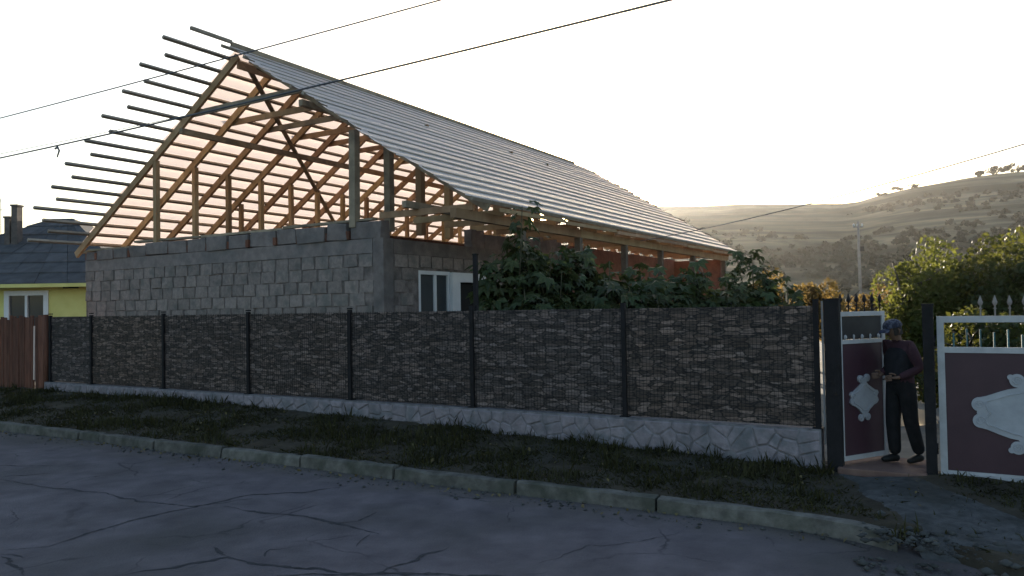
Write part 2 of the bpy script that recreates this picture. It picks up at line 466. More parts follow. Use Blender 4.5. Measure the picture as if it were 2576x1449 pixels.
def leaf_cloud(P, size, jitter=.4, up=.35):
    """V,F of one pointed leaf (two triangles folded along the midrib) at every point of P"""
    n = len(P)
    d = rng.normal(size=(n, 3)); d[:, 2] -= .3; d /= np.linalg.norm(d, axis=1)[:, None]
    nn = rng.normal(size=(n, 3)); nn[:, 2] += up
    s = np.cross(d, nn); s /= np.linalg.norm(s, axis=1)[:, None] + 1e-9
    k = size * (1 + jitter * rng.uniform(-1, 1, n))[:, None]
    nr = np.cross(s, d)
    a = P - d * k * .5; b = P + s * k * .32 + nr * k * .08; c = P + d * k * .5; e = P - s * k * .32 + nr * k * .08
    V = np.stack([a, b, c, e], 1).reshape(-1, 3)
    i = np.arange(n)[:, None] * 4
    Fc = (i + np.array([[0, 1, 2, 3]]))
    return V, Fc


# ------------------------------------------------------------------ the ground
def vground(t, q):
    """height of the verge at street coordinate t, distance q in front of the fence line"""
    zp = np.interp(t, [-8, -1.3, -.6, 1.2, 3.7, 6, 7.4, 12, 17, 34], [.19, .168, .11, .19, .24, .33, .35, .45, .42, .45])
    edge = np.where(np.asarray(t) > -.9, .135, np.interp(t, [-6, -2.4, -.9], [.02, .03, .13]))
    qm = np.where(np.asarray(t) > -.9, 2.2, 2.75)
    k = np.clip(np.asarray(q) / qm, 0, 1)
    return zp * (1 - k) + edge * k


def nz(x, y, s, seed=0.0):
    return mnoise.noise(Vector((x * s, y * s, seed)))


# land out to the horizon
mb = MB()
mb.add([(-3000, -3000, -.12), (3000, -3000, -.12), (3000, 3000, -.12), (-3000, 3000, -.12)], [(0, 1, 2, 3)])
struct(mb.build('ground', 'ground'))

# road: a finely divided sheet with slight sag
tt = np.linspace(-14, 40, 160); qq = np.linspace(2.2, 14.5, 60)
V = []; Fc = []
for i, t in enumerate(tt):
    for j, q in enumerate(qq):
        q2 = q
        p = F(t, q2, 0)
        z = .012 * nz(p.x, p.y, .5) + .006 * nz(p.x, p.y, 2.0, 3)
        if t < -1 and q < 3.2: z -= .01
        V.append((p.x, p.y, z))
nq = len(qq)
for i in range(len(tt) - 1):
    for j in range(nq - 1):
        Fc.append((i * nq + j, i * nq + j + 1, (i + 1) * nq + j + 1, (i + 1) * nq + j))
struct(np_mesh('road', V, Fc, 'asphalt', 4, True))

# cracks opened in the asphalt
CR = [[(-4.63, 6.99), (-4.26, 7.08), (-4.09, 7.51), (-3.91, 7.91), (-3.58, 8.28), (-3.27, 8.68), (-3.0, 8.94), (-2.47, 9.0), (-1.99, 9.36)],
      [(-6.65, 10.04), (-5.83, 9.54), (-4.9, 9.17), (-4.21, 8.71), (-3.52, 8.44), (-2.94, 8.75)],
      [(-3.17, 8.42), (-2.65, 8.14), (-2.14, 7.95), (-1.84, 7.72), (-1.52, 7.49), (-1.29, 7.28)],
      [(-1.83, 7.67), (-1.57, 7.74), (-1.43, 8.06)],
      [(-3.19, 6.26), (-2.88, 6.43), (-2.61, 6.56), (-2.48, 6.66), (-2.18, 6.49), (-1.88, 6.38), (-1.61, 6.31), (-1.16, 6.16)],
      [(-2.69, 6.94), (-2.5, 6.71)], [(-2.18, 6.69), (-2.14, 6.88), (-1.97, 6.93)],
      [(-1.08, 6.24), (-0.95, 6.43), (-0.81, 6.62), (-0.59, 6.85)],
      [(-1.9, 6.2), (-0.95, 6.22), (-0.47, 6.16), (0.0, 6.08)], [(-6.73, 10.16), (-6.18, 10.36)], [(-1.37, 7.29), (-1.41, 6.93)],
      [(-3.98, 6.3), (-4.23, 6.59), (-4.52, 6.82)], [(-4.58, 6.91), (-4.27, 6.75)], [(-8.5, 11.6), (-7.6, 11.0), (-6.9, 10.9), (-6.1, 10.9)],
      [(.2, 6.4), (.6, 6.8), (1.1, 6.9), (1.5, 7.2)], [(-5.6, 6.8), (-4.63, 6.99)]]
CW = [.03, .026, .03, .02, .04, .02, .02, .022, .045, .03, .015, .026, .02, .014, .01, .03]
mb = MB()
for pl, w in zip(CR, CW):
    pts = []
    for a, b in zip(pl[:-1], pl[1:]):
        n = max(3, int(math.hypot(b[0] - a[0], b[1] - a[1]) / .045))
        for k in range(n):
            pts.append((a[0] + (b[0] - a[0]) * k / n, a[1] + (b[1] - a[1]) * k / n))
    pts.append(pl[-1])
    pts = [(x + .05 * nz(x, y, 4, 1) + .02 * nz(x, y, 14, 2), y + .05 * nz(x, y, 4, 5) + .02 * nz(x, y, 14, 6)) for x, y in pts]
    Lf = []; Rt = []
    for i, (x, y) in enumerate(pts):
        x0, y0 = pts[max(0, i - 1)]; x1, y1 = pts[min(len(pts) - 1, i + 1)]
        dx, dy = x1 - x0, y1 - y0; ln = math.hypot(dx, dy) + 1e-9
        ww = w * .5 * (.35 + 1.3 * random.random() ** 1.5 + 1.0 * max(0, nz(x, y, 3, 7))) * min(1, .25 + 3 * min(i, len(pts) - 1 - i) / len(pts))
        z = .012 * nz(x, y, .5) + .006 * nz(x, y, 2.0, 3) + .0035
        Lf.append((x - dy / ln * ww, y + dx / ln * ww, z)); Rt.append((x + dy / ln * ww, y - dx / ln * ww, z))
    n = len(pts)
    mb.add(Lf + Rt, [(i, i + 1, n + i + 1, n + i) for i in range(n - 1)])
struct(mb.build('road_crack', 'crack'))

# verge between fence and kerb, and the bare entrance to the right
tt = np.linspace(-7, 34, 330); V = []; Fc = []
nq = 26
for i, t in enumerate(tt):
    qmax = 2.19 if t > -.9 else 2.19 + (min(1, (-.9 - t) / .8)) * .75 + .1 * nz(t, 0, 1.5)
    if -.9 < t < .1: qmax += .22 * (.1 - t) ** 2
    for j in range(nq):
        q = -.35 + (qmax + .35) * j / (nq - 1)
        p = F(t, q, 0)
        z = float(vground(t, max(q, 0))) + (.03 * nz(p.x, p.y, 1.6) + .02 * nz(p.x, p.y, 5, 2)) * (1 if j < nq - 1 else .2)
        if j == nq - 1 and t < -.85: z = -.03
        V.append((p.x, p.y, z))
for i in range(len(tt) - 1):
    for j in range(nq - 1):
        Fc.append((i * nq + j, i * nq + j + 1, (i + 1) * nq + j + 1, (i + 1) * nq + j))
struct(np_mesh('verge', V, Fc, 'soil', 4, True))

# worn gravel path from the gate step to the road
V = []; Fc = []
ns, nw = 26, 9
for i in range(ns):
    k = i / (ns - 1)
    q = .26 + k * 2.45
    tl = -.22 - 1.0 * k ** 1.3; tr = -1.12 - 2.2 * k ** 1.2
    for j in range(nw):
        t = tl + (tr - tl) * j / (nw - 1) + .12 * nz(q * 2, j, 1.0)
        p = F(t, q, 0)
        z = float(vground(t, q)) + .03 * nz(p.x, p.y, 1.6) + .02 * nz(p.x, p.y, 5, 2) + (.012 if 0 < j < nw - 1 else -.02)
        if i > ns - 3: z = .02 if i < ns - 1 else -.03
        V.append((p.x, p.y, z))
for i in range(ns - 1):
    for j in range(nw - 1):
        Fc.append((i * nw + j, i * nw + j + 1, (i + 1) * nw + j + 1, (i + 1) * nw + j))
struct(np_mesh('gravel_path', V, Fc, 'gravel', 4, True))

# yard behind the fence
V = []; Fc = []
tt = np.linspace(-26, 34, 60); qs = np.linspace(-.1, -34, 40)
for t in tt:
    for q in qs:
        p = F(t, q, 0)
        V.append((p.x, p.y, float(np.interp(t, [-26, -4, -1.3, 0, 7, 14, 34], [.3, .24, .17, .13, .33, .4, .42])) + .03 * nz(p.x, p.y, .7)))
n = len(qs)
for i in range(len(tt) - 1):
    for j in range(n - 1):
        Fc.append((i * n + j, i * n + j + 1, (i + 1) * n + j + 1, (i + 1) * n + j))
struct(np_mesh('yard', V, Fc, 'yard', 4, True))

# kerb of separate stones
kroot = bpy.data.objects.new('kerb', None); COL.objects.link(kroot); kroot['kind'] = 'structure'
kroot.location = F(5, 2.26, 0)
te = [-1.0, 1.23, 2.9, 4.64, 6.25, 7.82, 9.35, 10.8, 11.37, 13.0, 14.6, 16.3, 18, 19.6, 21.2, 23, 25, 27, 29, 31, 33]
for i in range(len(te) - 1):
    a, b = te[i] + .018, te[i + 1] - .018
    mb = MB(); dz = random.uniform(-.012, .012); dq = random.uniform(-.012, .02); tl = random.uniform(-.02, .02)
    n = 7; prof = [(2.19, -.05), (2.19, .14), (2.2, .15), (2.30, .152), (2.325, .135), (2.335, .02), (2.34, -.05)]
    vs = []
    for k in range(n):
        t = a + (b - a) * k / (n - 1)
        bend = .22 * max(0, (.1 - t)) ** 2 if t < .1 else 0
        for (q, z) in prof:
            ch = -.02 * random.random() ** 2 if z > .13 else 0
            vs.append(F(t, q + dq + bend + tl * (k / (n - 1) - .5) + ch * .5 + .006 * random.uniform(-1, 1), z + dz + ch))
    P = len(prof)
    fs = [(k * P + j, (k + 1) * P + j, (k + 1) * P + j + 1, k * P + j + 1) for k in range(n - 1) for j in range(P - 1)]
    fs += [tuple(range(P)), tuple((n - 1) * P + j for j in range(P))[::-1]]
    mb.add(vs, fs)
    mb.build('kerb_stone', 'kerb', kroot)

# grass on the verge: single blades
nb = 90000
t = rng.uniform(-7, 30, nb); q = rng.uniform(.13, 2.2, nb)
r = rng.uniform(0, 1, nb)
q = np.where(t < -.95, rng.uniform(.1, 2.7, nb), q)
keep = np.ones(nb, bool)
dens = np.array([mnoise.noise(Vector((a * .9, b * 1.4, 4))) + .5 * mnoise.noise(Vector((a * 3, b * 3, 9))) for a, b in zip(t, q)])
keep &= dens > -.2 + .6 * (r - .5)
k = np.clip((q - .26) / 2.45, 0, 1)
onpath = (t < -.15 - 1.0 * k ** 1.3) & (t > -1.2 - 2.2 * k ** 1.2)
keep &= ~(onpath & (r > .06))
keep &= ~((t < -.15) & (t > -1.2) & (q < .45))
keep &= ~((t < -1.2) & (r > .85))
t, q, dens = t[keep], q[keep], dens[keep]
n = len(t)
px = FP[0] + FG[0] * t + FN[0] * q; py = FP[1] + FG[1] * t + FN[1] * q
pz = vground(t, q) - .01 + np.array([.03 * nz(a, b, 1.6) + .02 * nz(a, b, 5, 2) for a, b in zip(px, py)])
hgt = rng.uniform(.018, .055, n) * (1 + .7 * np.clip(dens, 0, 1)) + .16 * (rng.uniform(0, 1, n) ** 7) * (dens > .1) + .05 * np.exp(-(q / .2) ** 2) * rng.uniform(0, 1.5, n)
an = rng.uniform(0, 2 * PI, n); wd = rng.uniform(.005, .011, n); le = rng.normal(0, .045, (n, 2))
base = np.stack([px, py, pz], 1)
sd_ = np.stack([np.cos(an), np.sin(an), np.zeros(n)], 1) * wd[:, None]
mid = base + np.stack([le[:, 0] * .35, le[:, 1] * .35, hgt * .6], 1)
tip = base + np.stack([le[:, 0], le[:, 1], hgt], 1)
V = np.stack([base - sd_, base + sd_, mid + sd_ * .7, tip, mid - sd_ * .7], 1).reshape(-1, 3)
Fc = np.arange(n)[:, None] * 5 + np.array([[0, 1, 2, 3, 4]])
stuff(np_mesh('grass', V, Fc, 'grass', 5))

# pebbles and crumbs of kerb in the gutter and on the entrance, dry leaves among them
def pebbles(name, n, tfun, qfun, zf, smin, smax, mt):
    Vs = []; Fs = []
    ico = [(0, 0, 1), (.9, 0, .2), (.28, .85, .2), (-.72, .53, .2), (-.72, -.53, .2), (.28, -.85, .2), (0, 0, -.6)]
    tri = [(0, 1, 2), (0, 2, 3), (0, 3, 4), (0, 4, 5), (0, 5, 1), (6, 2, 1), (6, 3, 2), (6, 4, 3), (6, 5, 4), (6, 1, 5)]
    for i in range(n):
        t_ = tfun(); q_ = qfun(t_); p = F(t_, q_, zf(t_, q_)); s = smin + (smax - smin) * random.random() ** 4
        a = random.random() * 6.28
        b = len(Vs)
        for (x, y, z) in ico:
            j = random.uniform(.7, 1.2)
            Vs.append((p.x + s * j * (x * math.cos(a) - y * math.sin(a)), p.y + s * j * (x * math.sin(a) + y * math.cos(a)), p.z + s * .6 * z * j))
        Fs += [(b + u, b + v, b + w) for (u, v, w) in tri]
    return stuff(np_mesh(name, Vs, Fs, mt, 3))


pebbles('gravel', 900, lambda: random.uniform(-1, 18), lambda t_: 2.37 + abs(random.gauss(0, .22)), lambda a, b: .004, .006, .035, 'pebble')
pebbles('rubble', 1300, lambda: random.uniform(-5, -.7), lambda t_: 2.75 + random.gauss(0, .3), lambda a, b: float(vground(a, b)) if b < 2.9 else .01, .008, .07, 'pebble')
nl = 420
tl_ = rng.uniform(-4, 16, nl); ql_ = np.where(rng.uniform(0, 1, nl) < .5, 2.36 + np.abs(rng.normal(0, .15, nl)), rng.uniform(.3, 2.1, nl))
P = np.stack([FP[0] + FG[0] * tl_ + FN[0] * ql_, FP[1] + FG[1] * tl_ + FN[1] * ql_,
              np.where(ql_ > 2.3, .015, vground(tl_, ql_) + .05)], 1)
V, Fc = leaf_cloud(P, .05, .4, 3.0)
stuff(np_mesh('fallen_leaves', V, Fc, 'litter_leaf', 4))

# ------------------------------------------------------------------ hills
def ridge(x):
    return np.interp(x, [-700, -260, -120, -40, 56, 95, 133, 139, 157, 180, 200, 300, 500, 800],
                     [3, 4, 8, 26, 40.6, 41, 40, 42.3, 46.4, 50, 52, 60, 66, 60])


def hill_z(x, y):
    k = np.clip((y - 70) / 230, 0, 1)
    base = ridge(x * 300 / np.maximum(y, 150)) * k ** 1.15
    return np.where(y > 300, ridge(x * 300 / np.maximum(y, 150)) * np.clip(1 - (y - 300) / 400, 0, 1), base) - .1


xs = np.linspace(-700, 800, 220); ys = np.concatenate([np.linspace(60, 300, 90), np.linspace(310, 700, 12)])
V = []; Fc = []
for x in xs:
    for y in ys:
        z = float(hill_z(x, y)); amp = min(1, max(0, (y - 75) / 60))
        z += amp * (1.0 * nz(x, y, .02) + .5 * nz(x, y, .06, 3) + .35 * math.sin(z * 1.3 + 2 * nz(x, y, .012, 8)) * (1 if y < 290 else .4))
        V.append((x, y, z))
n = len(ys)
for i in range(len(xs) - 1):
    for j in range(n - 1):
        Fc.append((i * n + j, (i + 1) * n + j, (i + 1) * n + j + 1, i * n + j + 1))
struct(np_mesh('hill', V, Fc, 'hill', 4, True))

# scrub on the hillside, reads as one mass
Ps = []; Ss = []
for i in range(1900):
    y = random.uniform(80, 255)
    x = y * random.uniform(.1, .75)
    if nz(x, y * .6, .02, 21) < -.3 + .45 * random.random() + .25 * (y / 255): continue
    z = float(hill_z(x, y)); rr = random.uniform(.5, 1.5)
    m_ = 26
    d = rng.normal(size=(m_, 3)); d /= np.linalg.norm(d, axis=1)[:, None]
    d *= (rng.uniform(.3, 1, m_) ** .5)[:, None] * rr; d[:, 2] = np.abs(d[:, 2]) * .9 + .1
    Ps.append(np.array([x, y, z]) + d)
P = np.concatenate(Ps)
V, Fc = leaf_cloud(P, .9, .4)
stuff(np_mesh('scrub', V, Fc, 'foliage_hill', 4))


def crown_points(n, c, r, lumps=9, fill=.55):
    """points in a lumpy volume"""
    c = np.array(c); r = np.array(r)
    out = []
    for i in range(lumps):
        d = rng.normal(size=3); d /= np.linalg.norm(d)
        cc = c + d * r * rng.uniform(.25, .8); rr = r * rng.uniform(.16, .46)
        m_ = n // lumps
        e = rng.normal(size=(m_, 3)); e /= np.linalg.norm(e, axis=1)[:, None]
        out.append(cc + e * (rng.uniform(fill, 1, m_) ** .6)[:, None] * rr)
    return np.concatenate(out)


def tree(name, label, cat, base, h, r, mt, n, leaf, group=None, lumps=9, crown_lo=.3, stems=1):
    root = thing(name, label, cat, base, group)
    bz = Vector(base)
    mb = MB()
    for s in range(stems):
        off = Vector((random.uniform(-.3, .3), random.uniform(-.3, .3), 0)) * (r if stems > 1 else 0)
        pts = [bz + off * .3, bz + off * .7 + Vector((random.uniform(-.1, .1) * r, 0, h * .35)), bz + off + Vector((random.uniform(-.2, .2) * r, 0, h * .72))]
        mb.tube(pts, [max(.035, h * .025), max(.025, h * .018), h * .008], 7)
        for b_ in range(5):
            a = random.uniform(0, 6.28); p0 = pts[1].lerp(pts[2], random.uniform(0, .9))
            p1 = p0 + Vector((math.cos(a) * r * .6, math.sin(a) * r * .6, h * random.uniform(.08, .28)))
            mb.tube([p0, p0.lerp(p1, .5) + Vector((0, 0, h * .03)), p1], [h * .01, h * .007, h * .003], 5)
    mb.build('trunk', 'bark', root, True)
    c = bz + Vector((0, 0, h * (crown_lo + (1 - crown_lo) * .5)))
    P = crown_points(n, c, (r, r, h * (1 - crown_lo) * .55), lumps)
    P = P[P[:, 2] > bz.z + .02]
    V, Fc = leaf_cloud(P, leaf)
    o = np_mesh('crown', V, Fc, mt, 4)
    attach(o, root)
    return root


ridge_trees = [(181.5, 3.0, 'small lone tree at the left end of the row on the hilltop'), (186.5, 4.4, 'dense round tree second along the hilltop row'),
               (190.5, 3.6, 'tree between two taller ones on the hilltop'), (194.5, 4.2, 'broad low tree on the hilltop row'),
               (199, 3.9, 'spreading tree near the right picture edge on the hilltop'), (204, 5.2, 'tallest tree of the hilltop row at the picture edge')]
for x, h, lb in ridge_trees:
    tree('hilltop_tree', lb, 'tree', (x, 298, float(hill_z(x, 298)) - .3), h, h * .68, 'foliage_hill', 420, .8, 'trees along the hilltop', 8, .02)
for x, h, lb in [(143, 1.9, 'low bush where the hill crest starts to rise'), (150, 2.3, 'long dark bush on the rising crest of the hill'),
                 (156, 2.0, 'low bush above the pale track on the hill crest')]:
    tree('hilltop_bush', lb, 'bush', (x, 298, float(hill_z(x, 298)) - .3), h, h * 1.5, 'foliage_hill', 260, .7, 'bushes along the hilltop', 6, .05)

# utility pole on the slope
pr = thing('utility_pole', 'thin concrete utility pole with insulators standing before the hill', 'utility pole', (31.57, 70, 0))
mb = MB(); mb.tube([(31.57, 70, -.3), (31.5, 70, 9.4)], [.17, .11], 8); mb.build('pole', 'pole', pr, True)
mb = MB(); mb.beam((31.05, 70, 8.9), (31.95, 70, 8.9), .1, .1); mb.build('crossarm', 'pole', pr)
for dx in (-.4, -.05, .35):
    mb = MB(); mb.tube([(31.5 + dx, 70, 8.95), (31.5 + dx, 70, 9.12), (31.5 + dx, 70, 9.2)], [.06, .09, .04], 8); mb.build('insulator', 'porcelain', pr, True)
mb = MB(); mb.obox((31.75, 69.9, 6.9), Vector((.16, 0, 0)), Vector((0, .1, 0)), Vector((0, 0, .22))); mb.build('junction_box', 'steel_dark', pr)

# ------------------------------------------------------------------ the house
house = thing('unfinished_house', 'unfinished grey block house with open timber roof frame behind the fence', 'house', H(4.8, 0, -1.75))
SA, ZA, SLOPE = 3.968, 5.62, 0.6564       # ridge position, height of rafter top at the ridge, slope
WL, UL = 9.65, 16.8                        # gable width, length of the house
KF = -1.7                                  # ground level (relative to the eye)
cosr = 1 / math.sqrt(1 + SLOPE ** 2)


SLOPE_R = 0.615                            # the right slope is a little flatter


def roofz(s):
    return ZA - (SLOPE if s > SA else SLOPE_R) * abs(s - SA)


# masonry behind the block faces
mb = MB()
th = .19
c = H(WL / 2, th / 2 + .01, (KF + 1.08) / 2)
mb.obox(c, VG * (WL / 2), VL * (th / 2), VZ * ((1.08 - KF) / 2))
mb.build('gable_wall', 'mortar', house)
mb = MB()
zt_ = 1.36
# side wall with window and door openings
WU0, WU1, WZ1, WZ0 = 1.08, 2.17, .78, -.35
DU0, DU1 = 2.19, 3.5
def side_piece(u0, u1, z0, z1, s0=.01, s1=.2, m_=mb):
    m_.obox(H((s0 + s1) / 2, (u0 + u1) / 2, (z0 + z1) / 2), VL * ((u1 - u0) / 2), VG * ((s1 - s0) / 2), VZ * ((z1 - z0) / 2))
side_piece(.21, WU0, KF, 1.08); side_piece(WU0, WU1, KF, WZ0); side_piece(WU0, DU1, WZ1, 1.08); side_piece(DU1, 7.4, KF, 1.08)
mb.build('side_wall', 'mortar', house)
mb = MB(); side_piece(7.41, UL, KF, 1.68, m_=mb); mb.build('clay_wall', 'clay', house)
x = 3.0
while x < 7.4:
    w = min(random.uniform(.35, .6), 7.41 - x)
    mb = MB(); side_piece(x + .008, x + w - .004, 1.362, 1.72 + random.uniform(-.06, .1), m_=mb); mb.build('rubble_block', 'concrete', house)
    x += w
mb = MB(); mb.obox(H(WL - .1, UL / 2 + .1, (KF + 1.3) / 2), VL * (UL / 2 - .12), VG * .1, VZ * ((1.3 - KF) / 2)); mb.build('rear_side_wall', 'mortar', house)
mb = MB(); mb.obox(H(WL / 2, UL - .1, (KF + 1.3) / 2), VG * (WL / 2 - .21), VL * .1, VZ * ((1.3 - KF) / 2)); mb.build('far_gable_wall', 'mortar', house)
mb = MB(); mb.obox(H(-.86, UL - .1, (KF + 1.62) / 2), VG * .86, VL * .09, VZ * ((1.62 - KF) / 2)); mb.build('clay_wall', 'clay', house)
# attic floor of rough boards
mb = MB(); mb.obox(H(WL / 2, UL / 2, 1.2), VG * (WL / 2 - .22), VL * (UL / 2 - .22), VZ * .02); mb.build('attic_floor', 'wood_grey', house)
# concrete ring beam and corner column
mb = MB()
mb.obox(H(WL / 2 + .12, .09, 1.22), VG * (WL / 2 - .13), VL * .105, VZ * .138)
mb.build('ring_beam', 'concrete', house)
mb = MB(); mb.obox(H(.105, 4.2, 1.22), VL * 3.9, VG * .108, VZ * .138); mb.build('ring_beam', 'concrete', house)
mb = MB(); mb.obox(H(.11, .13, (KF + 1.36) / 2), VG * .125, VL * .145, VZ * ((1.36 - KF) / 2 + .002)); mb.build('corner_column', 'concrete', house)

# concrete blocks, laid in courses, each proud of the mortar and a little uneven
bm_protos = []
for k in range(4):
    mb = MB(); mb.obox((0, 0, 0), Vector((.182, 0, 0)), Vector((0, .02, 0)), Vector((0, 0, .119)), 0, .009)
    o = mb.build('block', 'block', None); bm_protos.append(o.data); bpy.data.objects.remove(o)
rotG = math.atan2(-G[1], -G[0]); rotL = math.atan2(L[1], L[0])
low = MB()
for r in range(11):
    zc = 1.08 - .125 - r * .25
    if zc < KF: break
    off = (r % 2) * .2 + random.uniform(-.04, .04)
    x = .24 + off
    while x + .19 < WL + .1:
        w = random.uniform(.88, 1.08)
        sx_ = min(w, 1.08)
        if x + .36 > WL: sx_ = max(.4, (WL - x) / .4)
        cpos = H(x + .19 * sx_, .005 + random.uniform(-.006, .006), zc + random.uniform(-.008, .008))
        if r < 6:
            inst(random.choice(bm_protos), 'block', cpos, house, (0, 0, rotG + random.uniform(-.015, .015)), (sx_ * .97, 1, random.uniform(.93, 1.02)))
        else:
            low.obox(cpos, VG * .18 * sx_, VL * .02, VZ * .12)
        x += .4 * sx_ + random.uniform(-.005, .02)
    x = .3 + off
    while x < 6.9:
        w = random.uniform(.9, 1.06); xe = x + .4 * w
        skip = (x < WU1 and xe > WU0 and WZ0 - .1 < zc < WZ1 + .08) or (x < DU1 and xe > DU0 and zc < WZ1 + .08)
        if not skip:
            cpos = H(.002 + random.uniform(-.006, .006), x + .19 * w, zc + random.uniform(-.008, .008))
            if r < 6 and x < 5.5:
                inst(random.choice(bm_protos), 'block', cpos, house, (0, 0, rotL + random.uniform(-.015, .015)), (w * .97, 1, random.uniform(.93, 1.02)))
            else:
                low.obox(cpos, VL * .18 * w, VG * .02, VZ * .12)
        x = xe + random.uniform(0, .02)
stuff(low.build('block_courses', 'block', house))
# topmost course: rough pieces set between the ends of the ceiling joists
x = .05
js = []
while x < WL - .1:
    w = random.uniform(.55, .85)
    w = min(w, WL - x)
    h = float(np.interp(x, [0, 3, 6.5, WL], [.34, .29, .30, .17])) + random.uniform(-.014, .014)
    mb = MB(); mb.obox(H(x + w / 2 - .04, .1 + random.uniform(-.02, .02), 1.362 + h / 2), VG * (w / 2 - .028), VL * .13, VZ * (h / 2), 0, .02)
    mb.build('rubble_block', 'concrete', house, bevel=.012)
    js.append((x + w - .04, h)); x += w
for s_, h in js:
    mb = MB(); mb.beam(H(s_, -.02 + random.uniform(-.06, .02), 1.36 + .09), H(s_, 5.0, 1.36 + .09), .085, .16); mb.build('ceiling_joist', 'wood_dark', house)
x = .3
while x < WL + .3:
    w = random.uniform(1.6, 2.6); w = min(w, WL + .35 - x)
    if w < .3: break
    z = 1.36 + float(np.interp(x + w / 2, [0, 3, 6.5, WL], [.34, .30, .31, .19])) + .045
    mb = MB(); mb.beam(H(x, .12, z + random.uniform(-.02, .02)), H(x + w - .03, .12, z + random.uniform(-.02, .02)), .15, .05, jit=.008); mb.build('wall_plate', 'wood_grey', house)
    x += w

# window and doorway in the side wall
wf = MB()
def frame_rect(m_, u0, u1, z0, z1, wd, s0=.012, s1=.09):
    for (a, b, c_, d) in ((u0, u0 + wd, z0, z1), (u1 - wd, u1, z0, z1), (u0 + wd, u1 - wd, z1 - wd, z1), (u0 + wd, u1 - wd, z0, z0 + wd)):
        side_piece(a, b, c_, d, s0, s1, m_)
win = MB(); frame_rect(win, WU0, WU1 - .005, WZ0, WZ1, .075)
um = 1.66
side_piece(um - .04, um + .04, WZ0 + .075, WZ1 - .075, .018, .085, win)
wo = win.build('window', 'white_pvc', house)
for a, b in ((WU0 + .077, um - .042), (um + .042, WU1 - .082)):
    mb = MB(); side_piece(a, b, WZ0 + .077, WZ1 - .077, .05, .065, mb); mb.build('pane', 'glass', wo)
mb = MB(); side_piece(WU1 + .005, DU0 + .28, KF, WZ1 - .01, -.05, .08, mb); side_piece(DU0 + .281, DU1, WZ1 - .21, WZ1 - .01, -.045, .08, mb)
side_piece(DU1 - .09, DU1, KF, WZ1 - .212, -.045, .08, mb)
ms_ = MB(); side_piece(WU0 - .04, WU1 + .0, WZ0 - .04, WZ0 - .002, -.06, .011, ms_); ms_.build('sill', 'concrete', wo)
do = mb.build('door_frame', 'white_pvc', house)
mb = MB(); side_piece(DU0 + .285, DU1 - .095, KF, WZ1 - .215, .1, .12, mb); mb.build('doorway_shade', 'black', do)  # flat dark sheet painted as the shade inside the open doorway

# trusses
NT = 17; SP = 1.05
up_r = (VZ * cosr + VG * (-SLOPE * cosr) * -1)
for i in range(NT):
    u = .02 + i * SP
    j = lambda a=.01: random.uniform(-a, a)
    wood = 'wood_grey' if i == 0 else 'wood'
    sl = 10.05 + j(.05); sr = -2.12 + j(.05)
    dep = .08
    mb = MB(); mb.beam(H(sl, u, roofz(sl) - dep), H(SA + .03, u, roofz(SA) - dep - .02), .07, .16, VZ); mb.build('rafter', 'wood', house)
    ur = u + (.3 if i == 0 else 0)
    mb = MB(); mb.beam(H(sr, ur, roofz(sr) - dep), H(SA - .03, ur, roofz(SA) - dep - .02), .07, .14, VZ); mb.build('rafter', wood, house)
    zc = 4.5 + j(.03) + (0 if i < 3 else .03)
    mb = MB(); mb.beam(H(5.75 + j(.1), u + .07, zc), H(2.15 + j(.1), u + .07, zc + j(.03)), .05, .13); mb.build('collar_tie', 'wood_grey' if i in (0, 2) else 'wood', house)
    s1 = 6.88 + j(.04)
    mb = MB(); mb.beam(H(s1, u + .02, 1.6), H(s1 + j(.02), u + .02, roofz(s1) - .15), .11, .11, VL); mb.build('post', 'wood', house)
    s2 = .74
    mb = MB(); mb.beam(H(s2, u + .02, 1.6), H(s2 + j(.02), u + .02, roofz(s2) - .15), .15, .15, VL); mb.build('post', 'wood_grey' if i < 2 else 'wood', house)
# extra props seen between the left posts
for s_, u_, zt2 in ((7.8, 3.28, 3.1),):
    mb = MB(); mb.beam(H(s_, u_, 1.6), H(s_, u_, roofz(s_) - .12), .1, .1, VL); mb.build('post', 'wood', house)
# purlins under the rafters on either side, wind braces
for s_ in (5.86, 2.08):
    a = 0
    for (u0, u1) in ((-.03, 5.6), (5.65, 11.2), (11.25, 17.1)):
        mb = MB(); mb.beam(H(s_, u0, roofz(s_) - .24 + random.uniform(-.015, .015)), H(s_, u1, roofz(s_) - .24), .11, .13); mb.build('purlin', 'wood_grey' if u0 < 0 else 'wood', house)
def braceseg(s0, u0, s1, u1, d=.2):
    mb = MB(); mb.beam(H(s0, u0, roofz(s0) - d), H(s1, u1, roofz(s1) - d), .11, .035, VZ); mb.build('brace', 'wood_grey', house)
braceseg(4.05, .35, 8.6, 8.2); braceseg(4.05, 16.2, 8.6, 8.7); braceseg(3.85, .4, -.6, 8.2)
mb = MB(); mb.beam(H(SA, -.02, ZA - .3), H(SA, 17, ZA - .3), .04, .15); mb.build('ridge_board', 'wood', house)

